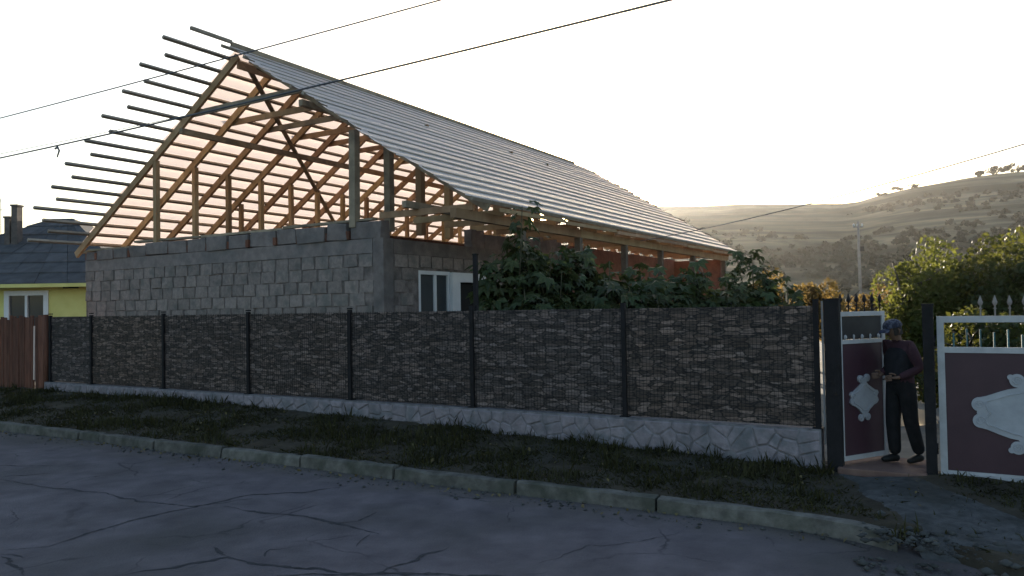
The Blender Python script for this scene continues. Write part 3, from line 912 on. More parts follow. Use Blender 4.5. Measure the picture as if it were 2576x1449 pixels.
# battens
def batten(s, u0, u1):
    sg = SLOPE if s > SA else -SLOPE_R
    mb = MB(); upv = (VZ + VG * sg).normalized()
    o1, o2 = random.uniform(-.008, .008), random.uniform(-.008, .008)
    um_ = (u0 + u1) / 2 + random.uniform(-2, 2)
    a, b = H(s, u0, roofz(s) + o1) + upv * .04, H(s, um_, roofz(s)) + upv * .04
    c_, d = H(s, um_ + .01, roofz(s)) + upv * .04, H(s, u1, roofz(s) + o2) + upv * .04
    mb.beam(a, b, .068, .06, upv); mb.beam(c_, d, .068, .06, upv)
    mb.build('batten', 'batten', house)
for k in range(18):
    s = 4.2 + .331 * k
    u0 = (-1.66 if k % 2 == 0 else -1.33) + random.uniform(-.04, .04)
    if k == 16: u0 = -1.0
    batten(s, u0, 17.6 + random.uniform(-.3, .5))
for k in range(19):
    s = 3.74 - .327 * k
    u0 = {0: -.62}.get(k, random.uniform(-.35, -.12))
    batten(s, u0, 17.5 + random.uniform(-.2, .9))
mb = MB(); mb.beam(H(3.93, -1.2, ZA + .14), H(3.93, -.2, ZA + .14), .07, .065); mb.build('ridge_batten', 'batten', house)
mb = MB(); mb.beam(H(3.94, -.195, ZA + .08), H(3.94, 16.4, ZA + .06), .06, .13); mb.build('ridge_cap', 'wood_grey', house)
# translucent roofing film laid over the battens in stepped courses
LB = [4.2 + .331 * k for k in range(18)]
RB = [3.74 - .327 * k for k in range(19)]


def membrane(bt, top, sg, u0, u1):
    us = np.arange(u0, u1 + .01, .175); us[-1] = u1
    prof = []
    prev = top
    for s in bt:
        for k in (0, .5, .93):
            prof.append((prev + (s - prev) * k + .02 * sg, .076 + .022 * k - .014 * math.sin(PI * k)))
        prof.append((s + .018 * sg, .102)); prof.append((s + .022 * sg, .076))
        prev = s
    V = []; Fc = []
    for i, u in enumerate(us):
        ph = ((u - .02) / SP) % 1
        sag = .003 * math.sin(PI * ph) ** 2
        for jx, (s, lift) in enumerate(prof):
            uu = u + (.05 * nz(s, 3, 2.5) if i == 0 else 0)
            V.append(tuple(H(s, uu, roofz(s) + lift - sag + .004 * nz(s * 2, u, .25))))
    m_ = len(prof)
    for i in range(len(us) - 1):
        for jx in range(m_ - 1):
            Fc.append((i * m_ + jx, i * m_ + jx + 1, (i + 1) * m_ + jx + 1, (i + 1) * m_ + jx))
    o = np_mesh('membrane_sheet', V, Fc, 'membrane', 4, False); attach(o, house)


for k in range(6):
    membrane(LB[k * 3:k * 3 + 3], LB[k * 3 - 1] if k else SA + .01, 1, -.02 + .05 * (k % 2), 17.1)
for k, u0 in enumerate((-.3, -.5, -.3, -.45, -.62, -.42)):
    membrane(RB[k * 3:k * 3 + 3 + (k == 5)], RB[k * 3 - 1] if k else SA - .01, -1, u0, 17.2 + random.uniform(-.1, .2))

# veranda under the right eave: posts, eave beam, boards
VS = -1.85
for u in (2.0, 4.6, 7.3, 10.0, 13.0, 16.6):
    mb = MB(); mb.beam(H(VS, u, KF - .1), H(VS, u, 1.56), .14, .14, VL); mb.build('veranda_post', 'post_brown', house)
for u0, u1 in ((-.35, 4.6), (4.62, 10.0), (10.02, 17.0)):
    mb = MB(); mb.beam(H(VS, u0, 1.65), H(VS, u1, 1.65), .12, .17); mb.build('eave_beam', 'wood', house)
for i in range(NT):
    u = .1 + i * SP
    mb = MB(); mb.beam(H(VS - .12, u, 1.79), H(.15, u, 1.79), .05, .12); mb.build('veranda_joist', 'wood', house)
for i in range(6):
    u0 = .6 + i * 2.7
    mb = MB(); mb.beam(H(-2.2, u0, roofz(-2.2) - .06), H(-2.2, u0 + 2.66, roofz(-2.2) - .03), .03, .075); mb.build('fascia_board', 'wood', house)
mb = MB(); mb.beam(H(-.75, -.3, 1.9), H(-.75, 5.5, 1.9), .1, .12); mb.build('wall_beam', 'wood_grey', house)

# ------------------------------------------------------------------ fence
fence = thing('fence', 'long dark fence of printed stone-look panels on a painted plinth along the verge', 'fence', F(8, 0, .1))
TP = [0.02, 2.49, 4.96, 7.42, 9.9, 12.37, 14.84, 16.42]
body = MB()
tv = list(np.linspace(-.02, 16.5, 34))
vs = []
for t in tv:
    g0 = -.3
    for (q, z) in ((-.1, g0), (-.1, .592), (.115, .597), (.12, g0)):
        vs.append(F(t, q, z + (.004 * nz(t, q, 2) if z > 0 else 0)))
fs = [(i * 4 + j, (i + 1) * 4 + j, (i + 1) * 4 + (j + 1) % 4, i * 4 + (j + 1) % 4) for i in range(len(tv) - 1) for j in range(4)]
fs += [(0, 1, 2, 3), tuple((len(tv) - 1) * 4 + j for j in (3, 2, 1, 0))]
body.add(vs, fs)
plinth = body.build('plinth', 'plinth_joint', fence)


def clip(poly, nx, ny, d):
    out = []
    for i in range(len(poly)):
        a, b = poly[i], poly[(i + 1) % len(poly)]
        da, db = a[0] * nx + a[1] * ny - d, b[0] * nx + b[1] * ny - d
        if da <= 0: out.append(a)
        if da * db < 0:
            k = da / (da - db); out.append((a[0] + (b[0] - a[0]) * k, a[1] + (b[1] - a[1]) * k))
    return out


# mock crazy-paving relief moulded on the plinth face
seeds = []
for i in range(62):
    for jx in range(4):
        seeds.append(((i + .5 + .28 * (jx % 2) + random.uniform(-.42, .42)) * .27 - .1, .0 + (jx + .5 + random.uniform(-.42, .42)) * .145))
for (x, y) in seeds:
    if y < float(vground(x, 0)) - .1: continue
    if not -.1 < x < 16.5: continue
    poly = [(max(x - .5, 0), -.05), (min(x + .5, 16.46), -.05), (min(x + .5, 16.46), .575), (max(x - .5, 0), .575)]
    for (x2, y2) in seeds:
        if (x2, y2) == (x, y) or abs(x2 - x) > .9: continue
        nx, ny = x2 - x, y2 - y; ln = math.hypot(nx, ny)
        if ln < 1e-6: continue
        nx /= ln; ny /= ln
        poly = clip(poly, nx, ny, ((x + x2) / 2 * nx + (y + y2) / 2 * ny) - random.uniform(.004, .009))
        if len(poly) < 3: break
    if len(poly) < 3: continue
    area = abs(sum(poly[i][0] * poly[(i + 1) % len(poly)][1] - poly[(i + 1) % len(poly)][0] * poly[i][1] for i in range(len(poly)))) / 2
    if area < .0025: continue
    cx = sum(p[0] for p in poly) / len(poly); cy = sum(p[1] for p in poly) / len(poly)
    n = len(poly); dp = .118; d2 = .13 + random.uniform(-.004, .006)
    vs = [F(a, dp, b) for a, b in poly] + [F(cx + (a - cx) * .84, d2 + random.uniform(-.004, .004), cy + (b - cy) * .82) for a, b in poly]
    mb = MB(); mb.add(vs, [(i, (i + 1) % n, n + (i + 1) % n, n + i) for i in range(n)] + [tuple(range(n, 2 * n))])
    mb.build('stone', 'plinth', plinth)

for i, t in enumerate(TP):
    mb = MB(); mb.beam(F(t, .02, .5), F(t, .02, 2.1 + random.uniform(-.01, .03)), .06, .06, VF); 
    mb.beam(F(t, .02, .598), F(t, .02, .61), .14, .12, VF)
    po = mb.build('post', 'steel_dark', fence)
    mb = MB(); mb.obox(F(t, .02, 2.13), VF * .034, VN * .034, VZ * .012); mb.build('post_cap', 'steel_dark', po)
for i in range(7):
    a, b = TP[i] + .033, TP[i + 1] - .033
    w = b - a
    # the woven privacy strips, printed as stacked stone
    mb = MB(); nxs = 13; nzs = 8
    vs = []; fs = []
    for zi in range(nzs):
        z0, z1 = .612 + zi * .181, .612 + zi * .181 + .184
        for xi in range(nxs):
            y = .004 * (1 if xi % 2 else -1) * (1 if zi % 2 else -1)
            vs += [(w * xi / (nxs - 1), y, z0), (w * xi / (nxs - 1), y, z1)]
        b0 = zi * nxs * 2
        fs += [(b0 + xi * 2, b0 + xi * 2 + 2, b0 + xi * 2 + 3, b0 + xi * 2 + 1) for xi in range(nxs - 1)]
    mb.add(vs, fs)
    o = mb.build('stone_print_panel', 'stone_print')
    o.location = F(b, .012, 0); o.rotation_euler = (0, 0, math.atan2(-FG[1], -FG[0]))
    attach(o, fence)
    mb = MB()
    x = a + .02
    while x < b:
        mb.beam(F(x, .028, .61), F(x, .028, 2.075), .0035, .0035, VF); x += .05
    for z in (.63, .82, 1.02, 1.22, 1.42, 1.62, 1.82, 2.04):
        mb.beam(F(a, .033, z), F(b, .033, z), .004, .004); 
    mb.build('wire_mesh', 'steel_dark', fence)
# tall post rising above the fence behind the fourth bay
t4 = thing('tall_post', 'tall dark steel post rising above the fence beside the house window', 'post', F(4.96, -.12, .3))
mb = MB(); mb.beam(F(4.96, -.1, .3), F(4.96, -.1, 2.92), .06, .06, VF); mb.build('shaft', 'steel_dark', t4)
mb = MB(); mb.obox(F(4.96, -.1, 2.93), VF * .036, VN * .036, VZ * .012); mb.build('cap', 'steel_dark', t4)

# ------------------------------------------------------------------ gate posts
def gpost(t, q, z0, z1, w, label):
    r_ = thing('gate_post', label, 'gate post', F(t, q, z0), 'gate posts')
    mb = MB(); mb.beam(F(t, q, z0), F(t, q, z1), w, w, VF); mb.build('shaft', 'steel_dark', r_, bevel=.004)
    mb = MB(); mb.obox(F(t, q, z1 + .008), VF * (w / 2 + .006), VN * (w / 2 + .006), VZ * .01); mb.build('cap', 'steel_dark', r_)
    return r_
gpost(-.165, .03, -.1, 2.13, .17, 'dark square gate post that carries the small gate beside the plinth end')
gpost(-1.165, .03, -.1, 2.05, .11, 'dark square gate post between the doorway and the large gate')
# pale downpipe-like strip between the fence end and first gate post
mb = MB(); mb.beam(F(-.045, -.03, .4), F(-.045, -.03, 2.12), .03, .02, VF)
tag(mb.build('white_strip', 'steel_white'), 'narrow white upright strip in the gap between fence end and gate post', 'strip')


def disc_plate(mb, cx, cz, r, th, P, sx=1.0, sz=1.0, n=20):
    ring = [(cx + r * sx * math.cos(2 * PI * k / n), cz + r * sz * math.sin(2 * PI * k / n)) for k in range(n)]
    poly_plate(mb, ring, th, P)


def curl(mb, cx, cz, r, P):
    """raised spiral on an ornament lobe"""
    mb.tube([P(cx + r * (1 - k / 22) * math.cos(k * .62), .031, cz + r * (1 - k / 22) * math.sin(k * .62)) for k in range(19)], .007, 5)


def poly_plate(mb, ring, th, P):
    n = len(ring)
    vs = [P(a, .0, b) for a, b in ring] + [P(a, th, b) for a, b in ring]
    mb.add(vs, [tuple(range(n, 2 * n)), tuple(range(n))[::-1]] + [(i, (i + 1) % n, n + (i + 1) % n, n + i) for i in range(n)])


def gate_leaf(root, P, w, z0, z1, zm, fw, ux, uy):
    """P(x, y, z) maps leaf coordinates to the world, y towards the street; ux, uy its axes"""
    def bar(a0, a1, b0, b1, d0=-.02, d1=.02, name='frame', m_='steel_white', mbx=None):
        k = mbx or MB()
        k.obox(P((a0 + a1) / 2, (d0 + d1) / 2, (b0 + b1) / 2), ux * ((a1 - a0) / 2), uy * ((d1 - d0) / 2), VZ * ((b1 - b0) / 2))
        return k
    mb = MB()
    bar(0, fw, z0, z1, mbx=mb); bar(w - fw, w, z0, z1, mbx=mb)
    bar(fw, w - fw, z1 - fw, z1, mbx=mb); bar(fw, w - fw, z0, z0 + fw, mbx=mb); bar(fw, w - fw, zm, zm + fw * .9, mbx=mb)
    mb.build('frame', 'steel_white', root)
    k = bar(fw, w - fw, z0 + fw, zm, -.006, .006); k.build('sheet_panel', 'maroon', root)


def spear(root, P, x, z0, h, ux, uy, m_='steel_dark'):
    mb = MB()
    mb.tube([P(x, 0, z0), P(x, 0, z0 + h * .55)], .008, 6)
    pts = [P(x, 0, z0 + h * .5), P(x, 0, z0 + h * .56), P(x, 0, z0 + h * .66), P(x, 0, z0 + h)]
    mb.tube(pts, [.01, .02, .026, .002], 6)
    mb.tube([P(x, 0, z0 + h * .32), P(x, 0, z0 + h * .36), P(x, 0, z0 + h * .4)], [.008, .018, .008], 6)
    mb.build('spear', m_, root)


# small gate, swung inwards
hx = Vector((3.86, 9.2, 0)); ex = Vector((4.60, 9.60, 0))
ux = (ex - hx).normalized(); uy = Vector((ux.y, -ux.x, 0)); ww = (ex - hx).length
wg = thing('small_gate', 'narrow maroon gate in white frame standing ajar beside the man', 'gate', hx + VZ * .2)
Pw = lambda x, y, z: hx + ux * x + uy * y + VZ * z
gate_leaf(wg, Pw, ww, .215, 1.985, 1.60, .055, ux, uy)
k = MB(); k.obox(Pw(ww / 2, 0, 1.79), ux * (ww / 2 - .056), uy * .004, VZ * .135); k.build('upper_panel', 'gate_dark', wg)
for i in range(6):
    spear(wg, Pw, .06 + i * (ww - .12) / 5, 1.985, .22, ux, uy)
for i in range(5):
    mb = MB(); xx = .12 + i * (ww - .24) / 4
    mb.tube([Pw(xx, .012, 1.65), Pw(xx, .012, 1.67), Pw(xx, .012, 1.69), Pw(xx, .012, 1.71)], [.008, .02, .02, .006] if i % 2 == 0 else [.012, .01, .016, .006], 6)
    mb.build('finial', 'steel_white', wg)
mb = MB(); cxo, czo = ww * .5, .945
sc_ = lambda pts: [(cxo + a, czo + b) for a, b in pts]
ring = sc_([(-.02, .19), (.02, .19), (.05, .15), (.1, .11), (.13, .085), (.165, .075), (.178, .045), (.165, .02), (.16, 0), (.17, -.025), (.175, -.05), (.155, -.08), (.12, -.095), (.07, -.14), (.035, -.19),
            (-.035, -.19), (-.07, -.14), (-.12, -.095), (-.155, -.08), (-.175, -.05), (-.17, -.025), (-.16, 0), (-.165, .02), (-.178, .045), (-.165, .075), (-.13, .085), (-.1, .11), (-.05, .15)])
ring = [(cxo + (a - cxo) * 1.45, b) for a, b in ring]
poly_plate(mb, ring, .028, Pw)
mb.tube([Pw(cxo + (a - cxo) * .8, .029, czo + (b - czo) * .8) for a, b in ring + ring[:1]], .006, 5)
for dx, dz, r in ((-.06, .225, .045), (.06, .235, .046), (0, .195, .04), (-.06, -.24, .044), (.055, -.235, .044), (0, -.2, .04)):
    disc_plate(mb, cxo + dx, czo + dz, r, .026 + random.uniform(0, .003), Pw)
for dx, dz in ((-.06, .225), (.06, .235), (-.06, -.24), (.055, -.235), (-.2, .03), (.2, .03)):
    curl(mb, cxo + dx, czo + dz, .03, Pw)
mb.build('ornament', 'ornament', wg)
mb = MB(); mb.tube([Pw(ww - .03, .02, 1.15), Pw(ww - .03, .07, 1.15), Pw(ww - .13, .07, 1.15)], .009, 6); mb.build('handle', 'steel_dark', wg)

# large gate
g0 = F(-1.25, 0, 0); uxg = -VF; uyg = VN
Pg = lambda x, y, z: g0 + uxg * x + uyg * y + VZ * z
GW = 1.9
lg = thing('large_gate', 'wide maroon driveway gate in white frame cut by the picture edge', 'gate', g0 + VZ * .15)
gate_leaf(lg, Pg, GW, .15, 1.925, 1.52, .07, uxg, uyg)
Pg2 = lambda x, y, z: Pg(x + GW + .02, y, z)
gate_leaf(lg, Pg2, GW, .15, 1.925, 1.52, .07, uxg, uyg)  # unseen second leaf, added to keep a sun streak off the path
k = MB(); k.obox(Pg(GW / 2, .01, .175), uxg * (GW / 2), uyg * .03, VZ * .02); k.build('bottom_rail', 'steel_white', lg)
for i in range(15):
    x = .02 + i * .135
    if x > GW: break
    if i < 3: continue
    spear(lg, Pg, x, 1.925, .225, uxg, uyg, 'pole')  # paler grey puts the sun's rim light into the spear colour
mb = MB(); cxo, czo = .86, .875
half = [(-.5, .12), (-.47, .165), (-.41, .18), (-.3, .225), (-.2, .262), (-.13, .275), (-.08, .3)]
ring = sc_([(-.43, 0), (-.46, .015)] + half + [(-x, z) for x, z in half[::-1]] + [(.46, .015), (.43, 0)])
ring += sc_([(-(a - cxo), -(b - czo)) for a, b in ring][1:-1]) if False else sc_([(.46, -.015)] + [(-x, -z) for x, z in half] + [(x, -z) for x, z in half[::-1]] + [(-.46, -.015)])
poly_plate(mb, ring, .03, Pg)
mb.tube([Pg(cxo + (a - cxo) * .84, .031, czo + (b - czo) * .8) for a, b in ring + ring[:1]], .008, 5)
for dx, dz, r in ((-.47, .088, .078), (-.465, -.09, .076), (-.4, .05, .06), (-.4, -.05, .06), (.47, .088, .078), (.465, -.09, .076),
                  (-.12, .355, .072), (.12, .355, .07), (-.05, .3, .07), (.05, .3, .07), (-.13, -.36, .07), (.13, -.36, .07), (-.05, -.3, .07), (.05, -.3, .07), (-.19, -.39, .03), (-.18, .39, .03)):
    disc_plate(mb, cxo + dx, czo + dz, r, .028 + random.uniform(0, .004), Pg)
disc_plate(mb, cxo - .44, czo, .06, .029, Pg); disc_plate(mb, cxo + .44, czo, .06, .029, Pg)
for dx, dz in ((-.47, .088), (-.465, -.09), (.47, .088), (.465, -.09), (-.12, .355), (.12, .355), (-.13, -.36), (.13, -.36)):
    curl(mb, cxo + dx, czo + dz, .05, Pg)
mb.build('ornament', 'ornament', lg)

for P_, x_, zs, rt in ((Pw, -.012, (.5, 1.7), wg), (Pg, -.03, (.45, 1.65), lg)):
    for z_ in zs:
        mb = MB(); mb.tube([P_(x_, .015, z_ - .06), P_(x_, .015, z_ + .06)], .014, 8); mb.tube([P_(x_, .015, z_ - .004), P_(x_, .015, z_ + .004)], .018, 8); mb.build('hinge', 'steel_dark', rt, True)
# doorstep
st = MB()
cc = F(-.66, -.28, .03)
st.obox(cc, VF * .46, VN * .47, VZ * .15)
o = st.build('doorstep', 'tile_step', bevel=.012)
tag(o, 'reddish concrete doorstep in the gate opening under the man', 'step')
mb = MB(); mb.obox(F(-3.2, -.02, .05), VF * 1.97, VN * .05, VZ * .097)
struct(mb.build('sun_streak_block', 'kerb'))  # added bar that stops sunlight leaking in under the large gate
mb = MB(); mb.obox(F(-.72, .34, .09), VF * .16, VN * .035, VZ * .018, 0, .008)
tag(mb.build('loose_slab', 'kerb'), 'small pale slab lying on the ground before the doorstep', 'slab')

# ------------------------------------------------------------------ wooden fence at the far left
wfn = thing('picket_fence', 'old reddish brown plank fence at the left end of the stone-look fence', 'fence', F(18, 0, .4))
t = 16.52; i = 0
while t < 21.5:
    w = random.uniform(.1, .15)
    pale = i in (0, 5)  # these narrow bright pieces imitate light shining through slits
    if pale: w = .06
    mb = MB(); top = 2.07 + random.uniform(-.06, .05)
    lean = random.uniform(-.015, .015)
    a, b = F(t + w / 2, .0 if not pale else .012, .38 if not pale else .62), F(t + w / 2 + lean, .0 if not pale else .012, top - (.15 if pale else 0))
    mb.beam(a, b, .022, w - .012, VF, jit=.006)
    mb.build('plank', 'slit_light' if pale else 'wood_dark', wfn)
    t += w; i += 1
for z in (.8, 1.7):
    mb = MB(); mb.beam(F(16.5, -.05, z), F(21.5, -.05, z), .04, .08); mb.build('rail', 'wood_dark', wfn)
mb = MB(); mb.tube([F(16.55, .06, .2), F(16.55, .06, 2.12)], .06, 10); mb.build('end_post', 'wood_dark', wfn, True)

# ------------------------------------------------------------------ neighbour's house
nh = thing('yellow_house', 'yellow-green neighbour house with dark grey hipped roof behind plank fence', 'house', (-15, 24, .4))
ZE = 3.08
mb = MB()
def nbox(m_, x0, x1, y0, y1, z0, z1):
    m_.obox(((x0 + x1) / 2, (y0 + y1) / 2, (z0 + z1) / 2), Vector(((x1 - x0) / 2, 0, 0)), Vector((0, (y1 - y0) / 2, 0)), VZ * ((z1 - z0) / 2))
nbox(mb, -20.1, -15.66, 24.0, 24.2, .3, ZE); nbox(mb, -14.49, -11.9, 24.0, 24.2, .3, ZE); nbox(mb, -15.66, -14.49, 24.0, 24.2, .3, 1.35); nbox(mb, -15.66, -14.49, 24.0, 24.2, 2.78, ZE)
nbox(mb, -12.1, -11.9, 24.21, 33, .3, ZE); nbox(mb, -20.1, -19.9, 24.21, 33, .3, ZE); nbox(mb, -19.89, -12.11, 32.8, 33, .3, ZE)
mb.build('wall', 'yellow_wall', nh)
mb = MB()
x0, x1, z0, z1 = -15.66, -14.49, 1.35, 2.78
nbox(mb, x0 - .1, x0 + .05, 23.96, 24.1, z0, z1 + .1); nbox(mb, x1 - .05, x1 + .1, 23.96, 24.1, z0, z1 + .1); nbox(mb, x0 + .051, x1 - .051, 23.96, 24.1, z1 - .05, z1 + .1)
nbox(mb, x0 + .051, x1 - .051, 23.96, 24.1, z0, z0 + .08); nbox(mb, -15.12, -15.04, 23.97, 24.09, z0 + .081, z1 - .051)
w1 = mb.build('window', 'white_pvc', nh)
for a, b in ((x0 + .052, -15.122), (-15.038, x1 - .052)):
    mb = MB(); nbox(mb, a, b, 24.03, 24.05, z0 + .082, z1 - .052); mb.build('pane', 'glass', w1)
# hipped roof laid in lapped courses of grey sheets
ridge_y, ridge_z, xr = 28.5, 5.65, -16.2
ex0, ex1, ey0, ey1 = -20.5, -11.5, 23.45, 33.6
nrow = 7
def lerp(a, b, k): return a + (b - a) * k
for r in range(nrow):
    k0, k1 = r / nrow, (r + 1.12) / nrow if r < nrow - 1 else 1.0
    y0_, y1_ = lerp(ey0, ridge_y, k0), lerp(ey0, ridge_y, k1)
    z0_, z1_ = lerp(ZE - .05, ridge_z, k0) + .05, lerp(ZE - .05, ridge_z, k1) + .01
    a0, a1 = lerp(ex0, -16.95, k0), lerp(ex0, -16.95, k1)
    b0, b1 = lerp(ex1, xr, k0), lerp(ex1, xr, k1)
    n = 9
    for c_ in range(n):
        p0, p1 = lerp(a0, b0, c_ / n), lerp(a0, b0, (c_ + 1) / n) - .012
        q0, q1 = lerp(a1, b1, c_ / n), lerp(a1, b1, (c_ + 1) / n) - .012
        dz = random.uniform(0, .015)
        mb = MB(); mb.add([(p0, y0_, z0_ + dz), (p1, y0_, z0_ + dz), (q1, y1_, z1_ + dz), (q0, y1_, z1_ + dz), (p0, y0_, z0_ - .04), (p1, y0_, z0_ - .04), (q1, y1_, z1_ - .04), (q0, y1_, z1_ - .04)],
                          [(0, 1, 2, 3), (7, 6, 5, 4), (0, 4, 5, 1), (1, 5, 6, 2), (2, 6, 7, 3), (3, 7, 4, 0)])
        mb.build('roof_sheet', 'roof_sheet', nh)
mb = MB()
mb.add([(ex1, ey0, ZE), (ex1, ey1, ZE), (xr, ridge_y, ridge_z + .03)], [(0, 1, 2)])
mb.add([(ex0, ey0, ZE), (ex0, ey1, ZE), (-16.95, ridge_y, ridge_z + .03)], [(0, 2, 1)])
mb.add([(ex0, ey1, ZE), (ex1, ey1, ZE), (xr, ridge_y, ridge_z + .02), (-16.95, ridge_y, ridge_z + .02)], [(3, 2, 1, 0)])
mb.build('roof_slope', 'roof_sheet', nh)
mb = MB(); nbox(mb, ex0, ex1, ey0 - .02, ey0 + .02, ZE - .12, ZE - .01); mb.build('eaves_board', 'yellow_wall', nh)
for x, w, z in ((-17.2, .09, 5.45), (-16.95, .1, 5.85)):
    mb = MB(); nbox(mb, x - w, x + w, 26.3, 26.6, 4.2, z); nbox(mb, x - w - .03, x + w + .03, 26.27, 26.63, z + .001, z + .06); mb.build('chimney', 'brick_dark', nh)
mb = MB(); nbox(mb, -13.9, -13.45, 23.9, 23.99, 2.93, 3.0); mb.build('vent', 'black', nh)
mb = MB(); nbox(mb, -12.35, -11.95, 23.6, 23.99, 2.55, 2.95); mb.build('canopy', 'wood_dark', nh)
for x in (-12.25, -12.02):
    mb = MB(); mb.tube([(x, 23.9, .4), (x, 23.9, 2.6)], .045, 8); mb.build('downpipe', 'white_pvc', nh, True)
an = thing('antenna', 'thin bent antenna mast beside the chimneys of the yellow house', 'antenna', (-17.5, 26.45, 4.4))
mb = MB(); mb.tube([(-17.5, 26.45, 4.3), (-17.5, 26.45, 6.0), (-17.55, 26.45, 6.25), (-17.7, 26.45, 6.33), (-17.85, 26.45, 6.3)], .014, 6); mb.build('mast', 'cable', an, True)
mb = MB(); mb.tube([(-17.85, 26.45, 5.75), (-17.35, 26.45, 5.75)], .01, 6); mb.build('crossbar', 'cable', an, True)

# ------------------------------------------------------------------ broad-leaved plants between fence and veranda
def palmate():
    vs = [(0, 0, 0)]; tips = []
    lobes = [(-2.2, .55), (-1.25, .8), (-.45, .97), (.45, 1.0), (1.25, .82), (2.2, .55)]
    pts = []
    for i, (a, r) in enumerate(lobes):
        pts.append((r * math.sin(a), r * math.cos(a), -.16 * r))
        if i < len(lobes) - 1:
            am = (a + lobes[i + 1][0]) / 2
            pts.append((.5 * math.sin(am), .5 * math.cos(am), .03))
    vs += pts
    return vs, [(0, i + 1, i) for i in range(1, len(pts))]


pv, pf = palmate()
me_leaf = bpy.data.meshes.new('leaf'); me_leaf.from_pydata(pv, [], pf); me_leaf.materials.append(M['leaf']); me_leaf.update()


def broad_plant(base, h, r, n, label, leaf=.225, lean=(0, 0), stems=4, lo=.25, fan=None):
    n = min(285, int(n * 1.9))
    root = thing('broad_leaf_plant', label, 'plant', base, 'broad-leaved plants before the veranda')
    b = Vector(base)
    ends = []
    for s in range(stems):
        a = 2 * PI * s / stems + random.uniform(-.4, .4); rr = r * random.uniform(.35, .9)
        hh = h * (random.uniform(.72, .98) if s else 1.0)
        p0 = b + Vector((random.uniform(-.08, .08), random.uniform(-.08, .08), 0))
        p2 = b + Vector((math.cos(a) * rr + lean[0], math.sin(a) * rr * .7 + lean[1], hh))
        if s == 0: p2 = b + Vector((lean[0], lean[1], hh))
        p1 = p0.lerp(p2, .5) + Vector((random.uniform(-.1, .1), random.uniform(-.1, .1), h * .06))
        pts = [p0, p0.lerp(p1, .5) * .98 + (p0.lerp(p1, .5)) * .02, p1, p1.lerp(p2, .5), p2]
        mb = MB(); mb.tube(pts, [.022, .02, .017, .013, .007], 6); mb.build('stem', 'stem', root, True)
        ends.append(pts)
    for i in range(n):
        pts = random.choice(ends)
        k = random.uniform(lo, 1.0) ** .8 * 3.999; ii = int(k); p = pts[ii].lerp(pts[ii + 1], k - ii)
        a = random.uniform(0, 2 * PI); d = random.uniform(.12, .42) * min(1, r * 1.6)
        q = p + Vector((math.cos(a) * d, math.sin(a) * d, random.uniform(-.08, .14)))
        out = a - PI / 2
        s_ = leaf * random.uniform(.4, 1.3)
        o = inst(me_leaf, 'leaf', q, root, (random.uniform(-1.1, -.15), random.uniform(-.5, .5), out + random.uniform(-.6, .6)), (s_, s_, s_))
    return root


broad_plant((-.32, 13.1, .3), 2.75, .3, 130, 'tall dark broad-leaved plant beside the white window, nearest the house corner', lo=.2, stems=5)
broad_plant((.05, 13.3, .3), 3.55, .5, 95, 'tallest broad-leaved plant, its top shoots crossing the eave', lean=(.15, 0), stems=4, lo=.3)
broad_plant((.5, 13.6, .3), 2.95, .6, 150, 'bushy broad-leaved plant under the middle of the eave beam', stems=6, lo=.2)
broad_plant((1.15, 13.9, .3), 2.85, .55, 140, 'broad-leaved plant with rounded top left of the first visible veranda post', stems=5, lo=.2)
broad_plant((1.8, 14.2, .28), 2.65, .6, 120, 'broad-leaved plant sloping down beside the first visible veranda post', stems=5, lo=.2)
broad_plant((2.55, 14.4, .28), 2.55, .7, 140, 'low broad-leaved plant between the two middle veranda posts', stems=5, lo=.3)
broad_plant((3.4, 14.8, .25), 2.55, .7, 150, 'broad-leaved plant before the reddish veranda wall', stems=5, lo=.3)
broad_plant((2.95, 14.3, .25), 2.3, .6, 140, 'low broad-leaved plant in front of the reddish wall between two veranda posts', stems=5, lo=.3)
broad_plant((.85, 13.1, .3), 2.4, .6, 140, 'broad-leaved plant in the front row below the middle of the eave', stems=5, lo=.35)
broad_plant((1.6, 13.4, .3), 2.35, .6, 140, 'broad-leaved plant in the front row before the first visible veranda post', stems=5, lo=.35)
broad_plant((2.35, 13.7, .28), 2.3, .6, 140, 'broad-leaved plant in the front row just left of the clay wall end', stems=5, lo=.35)
broad_plant((4.15, 14.9, .25), 2.45, .55, 140, 'broad-leaved plant at the right end of the long row, next to the spreading one', stems=5, lo=.35)
broad_plant((.2, 12.8, .3), 2.1, .7, 110, 'low plant with large leaves just above the fence top under the taller ones', .19, stems=6, lo=.4)
broad_plant((4.95, 15.9, .2), 2.95, .5, 110, 'dark spreading plant against the hill at the far end of the eave', .2, stems=6, lo=.45)
broad_plant((5.55, 15.6, .2), 2.3, .6, 60, 'low dark plant with flat leaves at the right of the spreading one', .2, stems=4, lo=.5)

# golden vines further back
for i, (x, y, h, r, lb) in enumerate([(6.6, 21.5, 2.45, .8, 'golden leafed vine right behind the dark spreading plant'),
                                      (7.6, 22.0, 2.75, .9, 'tallest golden vine near the fence end'), (8.6, 22.3, 2.5, .8, 'golden brown vine behind the fence end post'),
                                      (9.6, 22.8, 2.3, .8, 'reddish brown vine behind the small gate spears'), (10.8, 23.5, 2.3, .9, 'brownish vine between small gate and green tree')]):
    tree('vine', lb, 'vine', (x, y, .15), h + .3, r, 'foliage_gold', 2600, .11, 'golden vines behind the fence', 10, .25, 2)
